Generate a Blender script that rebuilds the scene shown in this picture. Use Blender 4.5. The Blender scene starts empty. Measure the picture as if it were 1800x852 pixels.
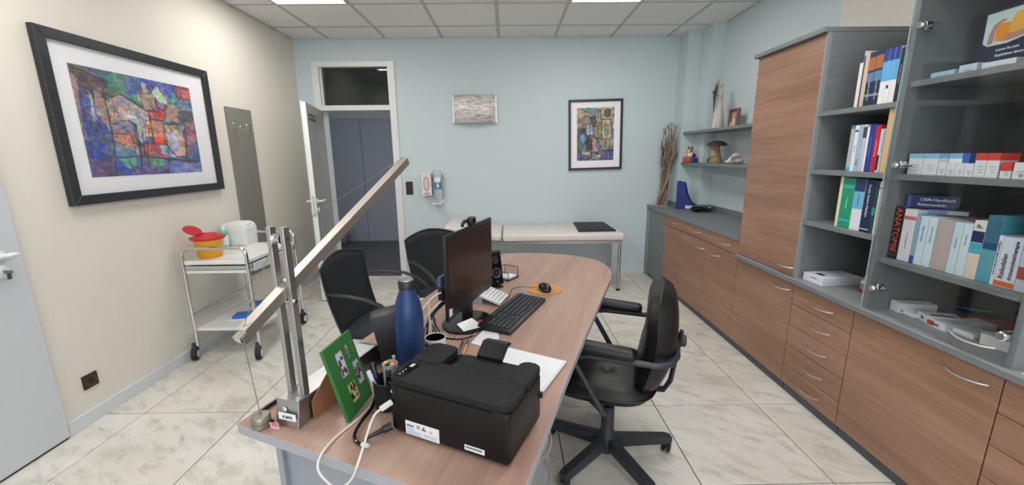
import bpy, bmesh, math, random
import numpy as np
from mathutils import Vector, Matrix

random.seed(7)
C = bpy.context.scene.collection
scene = bpy.context.scene

# ------------------------------------------------------------------ camera
F_PX, PITCH, YAW, ROLL, EYE = 715.68, .2106, -.0088, .0098, 1.447
def make_camera():
    cy, sy, cp, sp = math.cos(YAW), math.sin(YAW), math.cos(PITCH), math.sin(PITCH)
    right = Vector((cy, sy, 0)); ahead = Vector((-sy, cy, 0)); z = Vector((0, 0, 1))
    fwd = cp*ahead - sp*z; up = sp*ahead + cp*z
    cr, sr = math.cos(ROLL), math.sin(ROLL)
    r2 = cr*right - sr*up; u2 = sr*right + cr*up
    m = Matrix((r2, u2, -fwd)).transposed().to_4x4(); m.translation = Vector((0, 0, EYE))
    cd = bpy.data.cameras.new('camera'); cam = bpy.data.objects.new('camera', cd); C.objects.link(cam)
    cam.matrix_world = m
    cd.sensor_fit = 'HORIZONTAL'; cd.sensor_width = 36; cd.lens = F_PX/1800*36
    cd.clip_start = .02; cd.clip_end = 60
    scene.camera = cam
make_camera()

# ------------------------------------------------------------------ light, world, exposure
scene.view_settings.view_transform = 'Standard'; scene.view_settings.look = 'None'
scene.view_settings.gamma = 1; scene.view_settings.exposure = 0.0
w = bpy.data.worlds.new('world'); scene.world = w; w.use_nodes = True
w.node_tree.nodes['Background'].inputs[0].default_value = (.75, .86, 1, 1)
w.node_tree.nodes['Background'].inputs[1].default_value = 1.0
def area(name, loc, rot, sx, sy, power, col):
    l = bpy.data.lights.new(name, 'AREA'); l.shape = 'RECTANGLE'; l.size = sx; l.size_y = sy
    l.energy = power; l.color = col
    o = bpy.data.objects.new(name, l); C.objects.link(o); o.location = loc; o.rotation_euler = rot
    return o
PANEL_W = 16.5       # radiance of the ceiling light panels
area('daylight_window', (0.2, -2.12, 1.5), (math.radians(90), 0, 0), 3.0, 1.3, 62, (.86, .93, 1))

# ------------------------------------------------------------------ helpers
def lin(h):
    h = h.lstrip('#'); v = [int(h[i:i+2], 16)/255 for i in (0, 2, 4)]
    return tuple(x/12.92 if x <= .04045 else ((x+.055)/1.055)**2.4 for x in v)+(1,)
_m = {}
def mat(name, hexc='#888888', rough=.5, metal=0., var=0., vscale=8., bump=0., bscale=60., spec=.5, stretch=None, coat=0.):
    if name in _m: return _m[name]
    m = bpy.data.materials.new(name); m.use_nodes = True; nt = m.node_tree; b = nt.nodes['Principled BSDF']
    c = lin(hexc)
    b.inputs['Base Color'].default_value = c; b.inputs['Roughness'].default_value = rough
    b.inputs['Metallic'].default_value = metal; b.inputs['Specular IOR Level'].default_value = spec
    b.inputs['Coat Weight'].default_value = coat
    if var or bump:
        g = nt.nodes.new('ShaderNodeNewGeometry'); mp = nt.nodes.new('ShaderNodeMapping')
        nt.links.new(g.outputs['Position'], mp.inputs[0])
        if stretch: mp.inputs['Scale'].default_value = stretch
    if var:
        n = nt.nodes.new('ShaderNodeTexNoise'); n.inputs['Scale'].default_value = vscale; n.inputs['Detail'].default_value = 5
        nt.links.new(mp.outputs[0], n.inputs['Vector'])
        r = nt.nodes.new('ShaderNodeValToRGB'); r.color_ramp.elements[0].position = .3; r.color_ramp.elements[1].position = .7
        r.color_ramp.elements[0].color = tuple(x*(1-var) for x in c[:3])+(1,)
        r.color_ramp.elements[1].color = tuple(min(1, x*(1+var)) for x in c[:3])+(1,)
        nt.links.new(n.outputs[0], r.inputs[0]); nt.links.new(r.outputs[0], b.inputs['Base Color'])
    if bump:
        n = nt.nodes.new('ShaderNodeTexNoise'); n.inputs['Scale'].default_value = bscale; n.inputs['Detail'].default_value = 3
        nt.links.new(mp.outputs[0], n.inputs['Vector'])
        bp = nt.nodes.new('ShaderNodeBump'); bp.inputs['Strength'].default_value = bump; bp.inputs['Distance'].default_value = .002
        nt.links.new(n.outputs[0], bp.inputs['Height']); nt.links.new(bp.outputs[0], b.inputs['Normal'])
    _m[name] = m; return m
def wood(name, c0, c1, rotz=0., scale=(55, 3, 55), rough=.42):
    if name in _m: return _m[name]
    m = bpy.data.materials.new(name); m.use_nodes = True; nt = m.node_tree; b = nt.nodes['Principled BSDF']
    b.inputs['Roughness'].default_value = rough; b.inputs['Specular IOR Level'].default_value = .4
    g = nt.nodes.new('ShaderNodeNewGeometry')
    mp0 = nt.nodes.new('ShaderNodeMapping'); mp0.inputs['Rotation'].default_value = (0, 0, rotz)
    nt.links.new(g.outputs['Position'], mp0.inputs[0])
    mp = nt.nodes.new('ShaderNodeMapping'); mp.inputs['Scale'].default_value = scale
    nt.links.new(mp0.outputs[0], mp.inputs[0])
    n = nt.nodes.new('ShaderNodeTexNoise'); n.inputs['Scale'].default_value = 1; n.inputs['Detail'].default_value = 6; n.inputs['Distortion'].default_value = .4
    nt.links.new(mp.outputs[0], n.inputs['Vector'])
    mp2 = nt.nodes.new('ShaderNodeMapping'); mp2.inputs['Scale'].default_value = (scale[0]*.14, scale[1]*.35, scale[2]*.14)
    nt.links.new(mp0.outputs[0], mp2.inputs[0])
    n2 = nt.nodes.new('ShaderNodeTexNoise'); n2.inputs['Scale'].default_value = 1; n2.inputs['Detail'].default_value = 3
    nt.links.new(mp2.outputs[0], n2.inputs['Vector'])
    ad = nt.nodes.new('ShaderNodeMath'); ad.operation = 'MULTIPLY_ADD'; ad.inputs[1].default_value = .45
    ml = nt.nodes.new('ShaderNodeMath'); ml.operation = 'MULTIPLY'; ml.inputs[1].default_value = .55
    nt.links.new(n2.outputs[0], ml.inputs[0]); nt.links.new(n.outputs[0], ad.inputs[0]); nt.links.new(ml.outputs[0], ad.inputs[2])
    r = nt.nodes.new('ShaderNodeValToRGB'); r.color_ramp.elements[0].position = .36; r.color_ramp.elements[1].position = .64
    r.color_ramp.elements[0].color = lin(c0); r.color_ramp.elements[1].color = lin(c1)
    nt.links.new(ad.outputs[0], r.inputs[0]); nt.links.new(r.outputs[0], b.inputs['Base Color'])
    _m[name] = m; return m
def emit(name, hexc, s):
    m = bpy.data.materials.new(name); m.use_nodes = True; nt = m.node_tree
    b = nt.nodes['Principled BSDF']; b.inputs['Base Color'].default_value = lin(hexc)
    b.inputs['Emission Color'].default_value = lin(hexc); b.inputs['Emission Strength'].default_value = s
    return m
def glass(name, tint='#f2f6f6', gloss=.09):
    m = bpy.data.materials.new(name); m.use_nodes = True; nt = m.node_tree; nt.nodes.clear()
    o = nt.nodes.new('ShaderNodeOutputMaterial'); t = nt.nodes.new('ShaderNodeBsdfTransparent'); t.inputs[0].default_value = lin(tint)
    g = nt.nodes.new('ShaderNodeBsdfGlossy'); g.inputs['Roughness'].default_value = .02
    lw = nt.nodes.new('ShaderNodeLayerWeight'); lw.inputs[0].default_value = .5      # same from both sides of the pane
    pw_ = nt.nodes.new('ShaderNodeMath'); pw_.operation = 'POWER'; pw_.inputs[1].default_value = 4.5
    fr = nt.nodes.new('ShaderNodeMath'); fr.operation = 'MULTIPLY_ADD'; fr.inputs[1].default_value = .9; fr.inputs[2].default_value = .035
    nt.links.new(lw.outputs['Facing'], pw_.inputs[0]); nt.links.new(pw_.outputs[0], fr.inputs[0])
    mx = nt.nodes.new('ShaderNodeMixShader'); nt.links.new(fr.outputs[0], mx.inputs[0])
    nt.links.new(t.outputs[0], mx.inputs[1]); nt.links.new(g.outputs[0], mx.inputs[2]); nt.links.new(mx.outputs[0], o.inputs[0])
    return m
def marble():
    m = bpy.data.materials.new('marble_tile'); m.use_nodes = True; nt = m.node_tree; b = nt.nodes['Principled BSDF']
    b.inputs['Roughness'].default_value = .33; b.inputs['Specular IOR Level'].default_value = .4
    g = nt.nodes.new('ShaderNodeNewGeometry'); oi = nt.nodes.new('ShaderNodeObjectInfo')
    sc = nt.nodes.new('ShaderNodeVectorMath'); sc.operation = 'MULTIPLY_ADD'
    cmb = nt.nodes.new('ShaderNodeCombineXYZ'); ml = nt.nodes.new('ShaderNodeMath'); ml.operation = 'MULTIPLY'; ml.inputs[1].default_value = 37.
    nt.links.new(oi.outputs['Random'], ml.inputs[0]); nt.links.new(ml.outputs[0], cmb.inputs[0]); nt.links.new(ml.outputs[0], cmb.inputs[1])
    add = nt.nodes.new('ShaderNodeVectorMath'); add.operation = 'ADD'
    nt.links.new(g.outputs['Position'], add.inputs[0]); nt.links.new(cmb.outputs[0], add.inputs[1])
    mr = nt.nodes.new('ShaderNodeMapping'); mr.inputs['Rotation'].default_value = (0, 0, math.radians(35))
    nt.links.new(add.outputs[0], mr.inputs[0])
    ms = nt.nodes.new('ShaderNodeMapping'); ms.inputs['Scale'].default_value = (.5, 1.1, 1)
    nt.links.new(mr.outputs[0], ms.inputs[0])
    n = nt.nodes.new('ShaderNodeTexNoise'); n.inputs['Scale'].default_value = 11; n.inputs['Detail'].default_value = 8; n.inputs['Roughness'].default_value = .66; n.inputs['Distortion'].default_value = .35
    nt.links.new(ms.outputs[0], n.inputs['Vector'])
    r = nt.nodes.new('ShaderNodeValToRGB'); e = r.color_ramp.elements
    e[0].position = .27; e[0].color = lin('#a6a39e'); e[1].position = .51; e[1].color = lin('#dad7d1')
    x = e.new(.38); x.color = lin('#c4c1ba')
    n2 = nt.nodes.new('ShaderNodeTexNoise'); n2.inputs['Scale'].default_value = 2.2; n2.inputs['Detail'].default_value = 4
    nt.links.new(ms.outputs[0], n2.inputs['Vector'])
    r2 = nt.nodes.new('ShaderNodeValToRGB'); r2.color_ramp.elements[0].position = .35; r2.color_ramp.elements[1].position = .65
    r2.color_ramp.elements[0].color = lin('#e8e5df'); r2.color_ramp.elements[1].color = (1, 1, 1, 1)
    mx = nt.nodes.new('ShaderNodeMix'); mx.data_type = 'RGBA'; mx.blend_type = 'MULTIPLY'; mx.inputs[0].default_value = .75
    nt.links.new(n.outputs[0], r.inputs[0]); nt.links.new(n2.outputs[0], r2.inputs[0])
    nt.links.new(r.outputs[0], mx.inputs[6]); nt.links.new(r2.outputs[0], mx.inputs[7]); nt.links.new(mx.outputs[2], b.inputs['Base Color'])
    return m

class MB:
    """collects shapes; build() links them as one mesh object"""
    def __init__(s): s.bm = bmesh.new()
    def _tf(s, vs, m):
        if m is not None: bmesh.ops.transform(s.bm, matrix=m, verts=vs)
    def box(s, x0, x1, y0, y1, z0, z1, bevel=0., seg=2, m=None):
        r = bmesh.ops.create_cube(s.bm, size=1); vs = r['verts']
        for v in vs: v.co = Vector(((x0+x1)/2+v.co.x*(x1-x0), (y0+y1)/2+v.co.y*(y1-y0), (z0+z1)/2+v.co.z*(z1-z0)))
        if bevel:
            es = list({e for v in vs for e in v.link_edges})
            r = bmesh.ops.bevel(s.bm, geom=es, offset=bevel, segments=seg, affect='EDGES', profile=.5)
            vs = list({v for f in r['faces'] for v in f.verts})
        s._tf(vs, m); return s
    def prism(s, pts, z0, z1, m=None, bevel=0., seg=2):
        """polygon in xy extruded in z; m may turn it"""
        a = [s.bm.verts.new((p[0], p[1], z0)) for p in pts]; b = [s.bm.verts.new((p[0], p[1], z1)) for p in pts]
        n = len(pts); f0 = s.bm.faces.new(a[::-1]); f1 = s.bm.faces.new(b)
        for i in range(n): s.bm.faces.new((a[i], a[(i+1) % n], b[(i+1) % n], b[i]))
        vs = a+b
        if bevel:
            es = list(set(f0.edges) | set(f1.edges))
            r = bmesh.ops.bevel(s.bm, geom=es, offset=bevel, segments=seg, affect='EDGES', profile=.5)
            vs = [v for v in s.bm.verts if v in set(vs) or v in {w for f in r['faces'] for w in f.verts}]
        s._tf(vs, m); return s
    def tube(s, pts, r, seg=10, closed=False, cap=True, flat=1.):
        """round bar along points (r may be a list)"""
        P = [Vector(p) for p in pts]; n = len(P); rings = []
        prev = None
        for i, p in enumerate(P):
            if closed: t = (P[(i+1) % n]-P[i-1])
            else: t = P[min(i+1, n-1)]-P[max(i-1, 0)]
            t.normalize()
            if prev is None:
                a = Vector((0, 0, 1)) if abs(t.z) < .9 else Vector((1, 0, 0)); u = t.cross(a).normalized()
            else:
                u = (prev-t*prev.dot(t)).normalized()
            prev = u; v = t.cross(u); rr = r[i] if isinstance(r, (list, tuple)) else r
            rings.append([s.bm.verts.new(p+(u*math.cos(2*math.pi*k/seg)+v*math.sin(2*math.pi*k/seg)*flat)*rr) for k in range(seg)])
        rng = range(n if closed else n-1)
        for i in rng:
            a, b = rings[i], rings[(i+1) % n]
            for k in range(seg): s.bm.faces.new((a[k], a[(k+1) % seg], b[(k+1) % seg], b[k]))
        if cap and not closed:
            s.bm.faces.new(rings[0][::-1]); s.bm.faces.new(rings[-1])
        return s
    def lathe(s, prof, c=(0, 0, 0), seg=24, m=None, cap=(True, True)):
        """prof: (r, z) list about the z axis at c"""
        rings = []; allv = []
        for (r, z) in prof:
            ring = [s.bm.verts.new((c[0]+r*math.cos(2*math.pi*k/seg), c[1]+r*math.sin(2*math.pi*k/seg), c[2]+z)) for k in range(seg)]
            rings.append(ring); allv += ring
        for a, b in zip(rings, rings[1:]):
            for k in range(seg): s.bm.faces.new((a[k], a[(k+1) % seg], b[(k+1) % seg], b[k]))
        if cap[0]: s.bm.faces.new(rings[0][::-1])
        if cap[1]: s.bm.faces.new(rings[-1])
        s._tf(allv, m); return s
    def ball(s, c, rx, ry=None, rz=None, seg=14, m=None):
        ry = ry or rx; rz = rz or rx
        r = bmesh.ops.create_uvsphere(s.bm, u_segments=seg, v_segments=max(6, seg//2+2), radius=1)
        for v in r['verts']: v.co = Vector((c[0]+v.co.x*rx, c[1]+v.co.y*ry, c[2]+v.co.z*rz))
        s._tf(r['verts'], m); return s
    def quad(s, *p):
        s.bm.faces.new([s.bm.verts.new(q) for q in p]); return s
    def grid(s, rows):
        """sheet through rows of points"""
        V = [[s.bm.verts.new(p) for p in r] for r in rows]
        for a, b in zip(V, V[1:]):
            for k in range(len(a)-1): s.bm.faces.new((a[k], a[k+1], b[k+1], b[k]))
        return s
    def build(s, name, material, parent=None, smooth=False, solid=0., sub=0, loc=None, rot=None):
        bmesh.ops.recalc_face_normals(s.bm, faces=s.bm.faces)
        me = bpy.data.meshes.new(name); s.bm.to_mesh(me); s.bm.free()
        me.materials.append(material)
        if smooth:
            me.polygons.foreach_set('use_smooth', [True]*len(me.polygons))
            me.update()
            try: me.set_sharp_from_angle(angle=math.radians(38))
            except Exception: pass
        o = bpy.data.objects.new(name, me); C.objects.link(o)
        if parent: o.parent = parent
        if loc: o.location = loc
        if rot: o.rotation_euler = rot
        if solid:
            md = o.modifiers.new('thickness', 'SOLIDIFY'); md.thickness = solid; md.offset = 0
        if sub:
            md = o.modifiers.new('round', 'SUBSURF'); md.levels = md.render_levels = sub
        return o
def thing(name, label, cat, loc=(0, 0, 0), rz=0., group=None, kind=None):
    o = bpy.data.objects.new(name, None); C.objects.link(o); o.empty_display_size = .05
    o.location = loc; o.rotation_euler = (0, 0, rz)
    if label: o['label'] = label
    if cat: o['category'] = cat
    if group: o['group'] = group
    if kind: o['kind'] = kind
    return o
def tag(o, label, cat, group=None):
    o['label'] = label; o['category'] = cat
    if group: o['group'] = group
    return o
def struct(o): o['kind'] = 'structure'; return o
def stuff(o): o['kind'] = 'stuff'; return o
def room(name): return thing(name, None, None, kind='structure')
def text(parent, s, size, loc, rot, material, name='lettering', extrude=.0003, spacing=1., bold=0., align='LEFT', sx=1.):
    cu = bpy.data.curves.new(name, 'FONT'); cu.body = s; cu.size = size; cu.extrude = extrude; cu.offset = bold
    cu.space_character = spacing; cu.align_x = align; cu.resolution_u = 2
    t = bpy.data.objects.new(name, cu); C.objects.link(t)
    bpy.context.view_layer.update()
    me = bpy.data.meshes.new_from_object(t.evaluated_get(bpy.context.evaluated_depsgraph_get()))
    bpy.data.objects.remove(t); bpy.data.curves.remove(cu)
    me.materials.clear(); me.materials.append(material)
    o = bpy.data.objects.new(name, me); C.objects.link(o); o.parent = parent
    o.location = loc; o.rotation_euler = rot; o.scale = (sx, 1, 1)
    return o
def arc_pts(a, b, bulge, n=8):
    """points of a shallow bow from a to b, its middle moved by bulge"""
    a, b, q = Vector(a), Vector(b), Vector(bulge)
    return [a.lerp(b, t)+q*(4*t*(1-t))**.8 for t in [i/n for i in range(n+1)]]
R = math.radians

# ------------------------------------------------------------------ materials
m_wall_cream = mat('wall_paint_cream', '#d8d3c9', .85, bump=.12, bscale=260)
m_wall_blue = mat('wall_paint_pale_blue', '#c2cfd2', .85, bump=.12, bscale=260)
m_ceil = mat('ceiling_board', '#e4e2df', .9, bump=.1, bscale=300)
m_grid = mat('ceiling_grid_metal', '#bab7b4', .6)
m_white = mat('white_lacquer', '#d9dad8', .35)
m_skirt = mat('skirting_white', '#ccd0d2', .5)
m_wood = wood('cabinet_wood', '#85634f', '#a37e6a', scale=(46, 2.2, 46))
m_desk = wood('desk_wood', '#94766a', '#ab8f80', rotz=R(17.5), scale=(46, 2.2, 46), rough=.38)
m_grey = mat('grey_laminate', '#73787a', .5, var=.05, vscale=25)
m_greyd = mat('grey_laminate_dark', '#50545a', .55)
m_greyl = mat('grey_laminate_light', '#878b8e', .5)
m_steel = mat('brushed_steel', '#b2b2b4', .33, 1., bump=.1, bscale=200)
m_chrome = mat('chrome', '#d8d8d8', .15, 1.)
m_handle = mat('handle_satin', '#d5d2cc', .3, 1.)
m_black = mat('black_plastic', '#16171a', .45)
m_blackm = mat('black_matt', '#1b1d20', .7, bump=.2, bscale=500)
m_gloss = mat('black_gloss', '#0c0c0e', .12)
m_leather = mat('black_leather', '#08090b', .42, bump=.3, bscale=420, spec=.45)
m_dgrey = mat('dark_grey_plastic', '#34363b', .5)
m_paper = mat('white_paper', '#dcdde2', .8)
m_whitep = mat('white_plastic', '#dddddd', .35)
m_rubber = mat('rubber_black', '#131314', .6)
m_grout = mat('grout_dark', '#4e4b48', .9)
m_marble = marble()
m_ink = mat('ink_dark', '#20242c', .7)
m_glass = glass('clear_glass', '#fafbfb'); m_glazing = glass('picture_glazing', '#ffffff')
# ================================================================== THE ROOM
LX, BY, RX, CZ, FY = -2.359, 4.878, 2.20, 2.723, -2.2
# floor: a bed of grout and the tiles laid in it
fl = room('floor')
MB().box(LX-.1, RX+.1, FY-.1, BY, -.06, -.006).build('grout_bed', m_grout, fl)
TX, TY, GX, GY, G = .5961, .5921, -2.1307, 2.1337, .0026
cache = {}
i0 = math.floor((LX-GX)/TX)
for i in range(i0, i0+9):
    for j in range(-8, 6):
        x0, x1 = max(GX+i*TX, LX)+G, min(GX+(i+1)*TX, RX)-G
        y0, y1 = max(GY+j*TY, FY)+G, min(GY+(j+1)*TY, BY)-G
        if x1-x0 < .02 or y1-y0 < .02: continue
        k = (round(x1-x0, 4), round(y1-y0, 4))
        if k not in cache:
            o = MB().box(0, k[0], 0, k[1], -.008, 0, bevel=.0012, seg=1).build('floor_tile', m_marble, fl); cache[k] = o.data
        else:
            o = bpy.data.objects.new('floor_tile', cache[k]); C.objects.link(o); o.parent = fl
        o.location = (x0, y0, 0)
# left wall (the white door stands in it near the camera)
wl = room('wall_left')
MB().box(LX-.12, LX, FY, BY+.12, -.05, CZ+.05).build('wall_surface', m_wall_cream, wl)
# back wall with the doorway
wb = room('wall_back')
DX0, DX1, DZ = -2.13, -1.30, 2.455
b = MB(); b.box(LX-.12, DX0, BY, BY+.12, -.05, CZ+.05); b.box(DX1, RX+.12, BY, BY+.12, -.05, CZ+.05); b.box(DX0, DX1, BY, BY+.12, DZ, CZ+.05)
b.build('wall_surface', m_wall_blue, wb)
wr = room('wall_right')
b = MB(); b.box(1.935, RX+.12, 4.65, BY, -.05, CZ+.05); b.box(2.07, RX+.12, 4.39, 4.65, -.05, CZ+.05); b.box(RX, RX+.12, 2.90, 4.39, -.05, CZ+.05)
b.build('wall_surface', m_wall_blue, wr)
MB().box(RX, RX+.12, FY, 2.90, -.05, CZ+.05).build('wall_surface', m_wall_cream, wr)
# wall behind the camera with a wide window
wf = room('wall_front')
b = MB(); b.box(LX, -1.5, FY-.12, FY, 0, CZ); b.box(1.9, RX, FY-.12, FY, 0, CZ); b.box(-1.5, 1.9, FY-.12, FY, 0, .85); b.box(-1.5, 1.9, FY-.12, FY, 2.3, CZ)
b.build('wall_surface', m_wall_cream, wf)
wn = room('window_1')
b = MB()
for x in (-1.5, .17, 1.84): b.box(x, x+.06, FY-.09, FY-.03, .85, 2.3)
for z in (.85, 2.24): b.box(-1.5, 1.9, FY-.09, FY-.03, z, z+.06)
b.build('window_frame', m_white, wn)
# ceiling: boards in a metal grid
ce = room('ceiling')
MB().box(LX-.1, RX+.1, FY-.1, BY+.1, CZ+.03, CZ+.08).build('ceiling_slab', m_ceil, ce)
CX0, CT, CY0 = -1.9588, .625, 4.4665
LIGHTS = {(0, -2), (4, -2), (0, -5), (4, -5), (0, -8), (4, -8)}
cache = {}
m_panel = emit('light_panel', '#fffcf8', PANEL_W)
g = MB()
for i in range(-1, 8): 
    x = CX0+i*CT
    if LX < x < RX: g.box(x-.012, x+.012, FY, BY, CZ-.002, CZ+.03)
for j in range(-11, 2):
    y = CY0+j*CT
    if FY < y < BY: g.box(LX, RX, y-.012, y+.012, CZ-.001, CZ+.03)
g.build('ceiling_grid', m_grid, ce)
n_l = 0
for i in range(-1, 7):
    for j in range(-11, 1):
        x0, x1 = max(CX0+i*CT, LX)+.013, min(CX0+(i+1)*CT, RX)-.013
        y0, y1 = max(CY0+j*CT, FY)+.013, min(CY0+(j+1)*CT, BY)-.013
        if x1-x0 < .02 or y1-y0 < .02: continue
        if (i, j) in LIGHTS:
            xc, yc = (x0+x1)/2, (y0+y1)/2
            side = 'left' if i == 0 else 'right'
            where = {-2: 'nearest the blue wall', -5: 'above the camera', -8: 'near the window'}[j]
            t = thing('ceiling_light', f'square white light panel in the ceiling, {side} one of the row {where}', 'ceiling light', (xc, yc, CZ), 0, 'ceiling light panels')
            h = .2995
            MB().box(-h+.012, h-.012, -h+.012, h-.012, .004, .010).build('diffuser', m_panel, t)
            b = MB()
            for s in (-1, 1):
                b.box(s*(h-.006)-.006, s*(h-.006)+.006, -h, h, -.003, .02); b.box(-h+.012, h-.012, s*(h-.006)-.006, s*(h-.006)+.006, -.003, .02)
            b.build('frame', m_white, t)
            continue
        k = (round(x1-x0, 3), round(y1-y0, 3))
        if k not in cache:
            o = MB().box(0, k[0], 0, k[1], .003, .015, bevel=.001, seg=1).build('ceiling_board', m_ceil, ce); cache[k] = o.data
        else:
            o = bpy.data.objects.new('ceiling_board', cache[k]); C.objects.link(o); o.parent = ce
        o.location = (x0, y0, CZ)
# skirting boards
bl = room('baseboard_left'); MB().box(LX, LX+.014, 1.932, BY, 0, .078, bevel=.003).build('board', m_skirt, bl)
bb = room('baseboard_back'); MB().box(-1.245, 1.69, BY-.014, BY, 0, .078, bevel=.003).build('board', m_skirt, bb)
MB().box(LX+.014, -2.19, BY-.014, BY, 0, .078, bevel=.003).build('board', m_skirt, bb)
# corridor beyond the doorway
m_corr = mat('corridor_wall_grey', '#909096', .6); m_corrf = mat('corridor_floor_dark', '#46464a', .55); m_corrc = mat('corridor_ceiling', '#b8b8b0', .9)
wc = room('wall_corridor')
MB().box(-3.9, -2.452, 7.05, 7.12, 0, 2.06).build('panel', m_corr, wc)
MB().box(-2.444, -1.2, 7.05, 7.12, 0, 2.06).build('panel', m_corr, wc)
MB().box(-1.192, .6, 7.05, 7.12, 0, 2.06).build('panel', m_corr, wc)
MB().box(-3.9, .6, 7.07, 7.2, 0, 2.75).build('wall_surface', mat('corridor_wall_upper', '#a8a8a2', .7), wc)
b = MB(); b.box(-4., -3.9, BY+.12, 7.2, 0, 2.75); b.box(.6, .7, BY+.12, 7.2, 0, 2.75); b.build('side_wall', m_corr, wc)
b = MB(); b.box(-3.9, .6, BY+.12, 7.2, -.06, -.001); b.box(DX0-.03, DX1+.03, BY, BY+.12, -.06, -.0005)
f2 = struct(b.build('floor_corridor', m_corrf))
f3 = struct(MB().box(-3.9, .6, BY+.12, 7.2, 2.62, 2.7).build('ceiling_corridor', m_corrc))
t = thing('ceiling_light', 'small white light panel on the corridor ceiling, seen through the glass above the doorway', 'ceiling light', (-1.635, 5.86, 2.62))
MB().box(-.10, .10, -.10, .10, -.012, -.002).build('diffuser', emit('corridor_light', '#f4f7ff', 12), t)
MB().box(-.12, .12, -.12, .12, -.004, 0).build('frame', m_white, t)
for k, (x, y) in enumerate(((.0, 6.3),)):
    t = thing('ceiling_light', 'unseen white panel added on the corridor ceiling as fill light, right of the doorway', 'ceiling light', (x, y, 2.62))  # added fill lamp, out of view, only to brighten the corridor
    MB().box(-.3, .3, -.3, .3, -.012, -.002).build('diffuser', emit('corridor_fill_light', '#f8f8fb', 28), t)
    MB().box(-.32, .32, -.32, .32, -.004, 0).build('frame', m_white, t)
# doorway: frame, transom, open leaf
d1 = room('door_1')
b = MB(); W = .055
b.box(DX0-W+.01, DX0+.03, BY-.02, BY+.14, 0, DZ+.03); b.box(DX1-.03, DX1+W-.01, BY-.02, BY+.14, 0, DZ+.03)
b.box(DX0+.03, DX1-.03, BY-.02, BY+.14, DZ-.025, DZ+.03); b.box(DX0+.03, DX1-.03, BY-.02, BY+.14, 1.965, 2.02)
b.build('door_frame', m_white, d1)
MB().box(DX0+.03, DX1-.03, BY+.05, BY+.056, 2.02, DZ-.025).build('transom_pane', glass('transom_glass', '#aab0ae'), d1)
b = MB()
for a in ((DX0+.03, DX0+.045, 2.02, DZ-.025), (DX1-.045, DX1-.03, 2.02, DZ-.025)): b.box(a[0], a[1], BY+.02, BY+.05, a[2], a[3])
b.build('glazing_bead', m_white, d1)
# leaf hinged on the left jamb, swung into the room
hx, hy = DX0+.02, BY-.025
ang = math.atan2(4.0-hy, -1.90-hx)
leaf = thing('door_leaf', None, None, (hx, hy, 0), ang); leaf.parent = d1
m_leaf = mat('door_leaf_grey', '#a3a5a2', .5)
Lw = .875
MB().box(.0, Lw, -.02, .02, .008, 1.955, bevel=.002, seg=1).build('leaf_panel', m_leaf, leaf)
MB().box(Lw, Lw+.005, -.021, .021, .008, 1.955).build('edge_strip', mat('door_edge_white', '#e6e6e3', .4), leaf)
MB().box(.0, Lw-.012, -.028, -.02, .008, 1.968).build('rebate', mat('door_edge_white'), leaf)
b = MB()
for s in (-1, 1):
    y = .02*s-(0.008 if s < 0 else 0)
    b.tube([(Lw-.06, y, 1.02), (Lw-.06, y+.045*s, 1.02), (Lw-.09, y+.05*s, 1.02), (Lw-.19, y+.05*s, 1.02)], .010, 8)
    b.lathe([(.026, 0), (.026, .008)], m=Matrix.Translation((Lw-.06, y, 1.02)) @ Matrix.Rotation(-R(90)*s, 4, 'X'))
    b.lathe([(.024, 0), (.024, .012)], m=Matrix.Translation((Lw-.06, y, .935)) @ Matrix.Rotation(-R(90)*s, 4, 'X'))
b.build('door_handle', m_whitep, leaf, smooth=True)
MB().box(Lw+.004, Lw+.0065, -.012, .012, .87, 1.08).build('lock_plate', m_steel, leaf)
sp = MB().box(Lw-.40, Lw-.08, .02, .023, 1.80, 1.86).build('door_sign', mat('sign_dark', '#3a3b3c', .5), leaf)
b = MB()
for k in range(9): b.box(Lw-.385+k*.034, Lw-.385+k*.034+.02, .023, .0236, 1.818, 1.842)
b.build('sign_marks', mat('sign_pale', '#9a9b98', .5), leaf)
# white entrance door in the left wall, next to the camera
d2 = room('door_2')
m_ld = mat('door_white_cool', '#c3c8cc', .35)
MB().box(LX, LX+.022, .98, 1.925, .012, 2.08, bevel=.002, seg=1).build('leaf_panel', m_ld, d2)
MB().box(LX, LX+.012, .96, 1.925, 0, .011).build('threshold_gap', m_black, d2)
b = MB().box(LX, LX+.016, .92, .975, 0, 2.14); b.box(LX, LX+.016, .975, 1.932, 2.085, 2.14); b.build('door_frame', m_ld, d2)
b = MB(); hx_ = LX+.022
b.tube([(hx_, 1.835, 1.02), (hx_+.045, 1.835, 1.02), (hx_+.052, 1.81, 1.02), (hx_+.052, 1.70, 1.02)], [.012, .011, .011, .009], 10)
b.lathe([(.027, 0), (.027, .006), (.02, .009)], m=Matrix.Translation((hx_, 1.835, 1.02)) @ Matrix.Rotation(R(90), 4, 'Y'))
b.ball((hx_+.05, 1.845, 1.02), .012, .03, .012)
b.build('door_handle', m_whitep, d2, smooth=True)
MB().lathe([(.030, 0), (.030, .008), (.024, .012)], m=Matrix.Translation((hx_, 1.83, .945)) @ Matrix.Rotation(R(90), 4, 'Y')).build('lock_rosette', m_whitep, d2, smooth=True)
b = MB().box(hx_+.012, hx_+.05, 1.828, 1.832, .938, .952); b.box(hx_+.03, hx_+.034, 1.822, 1.838, .91, .94)
b.build('key', mat('key_metal', '#8b8d90', .3, 1.), d2)
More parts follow.
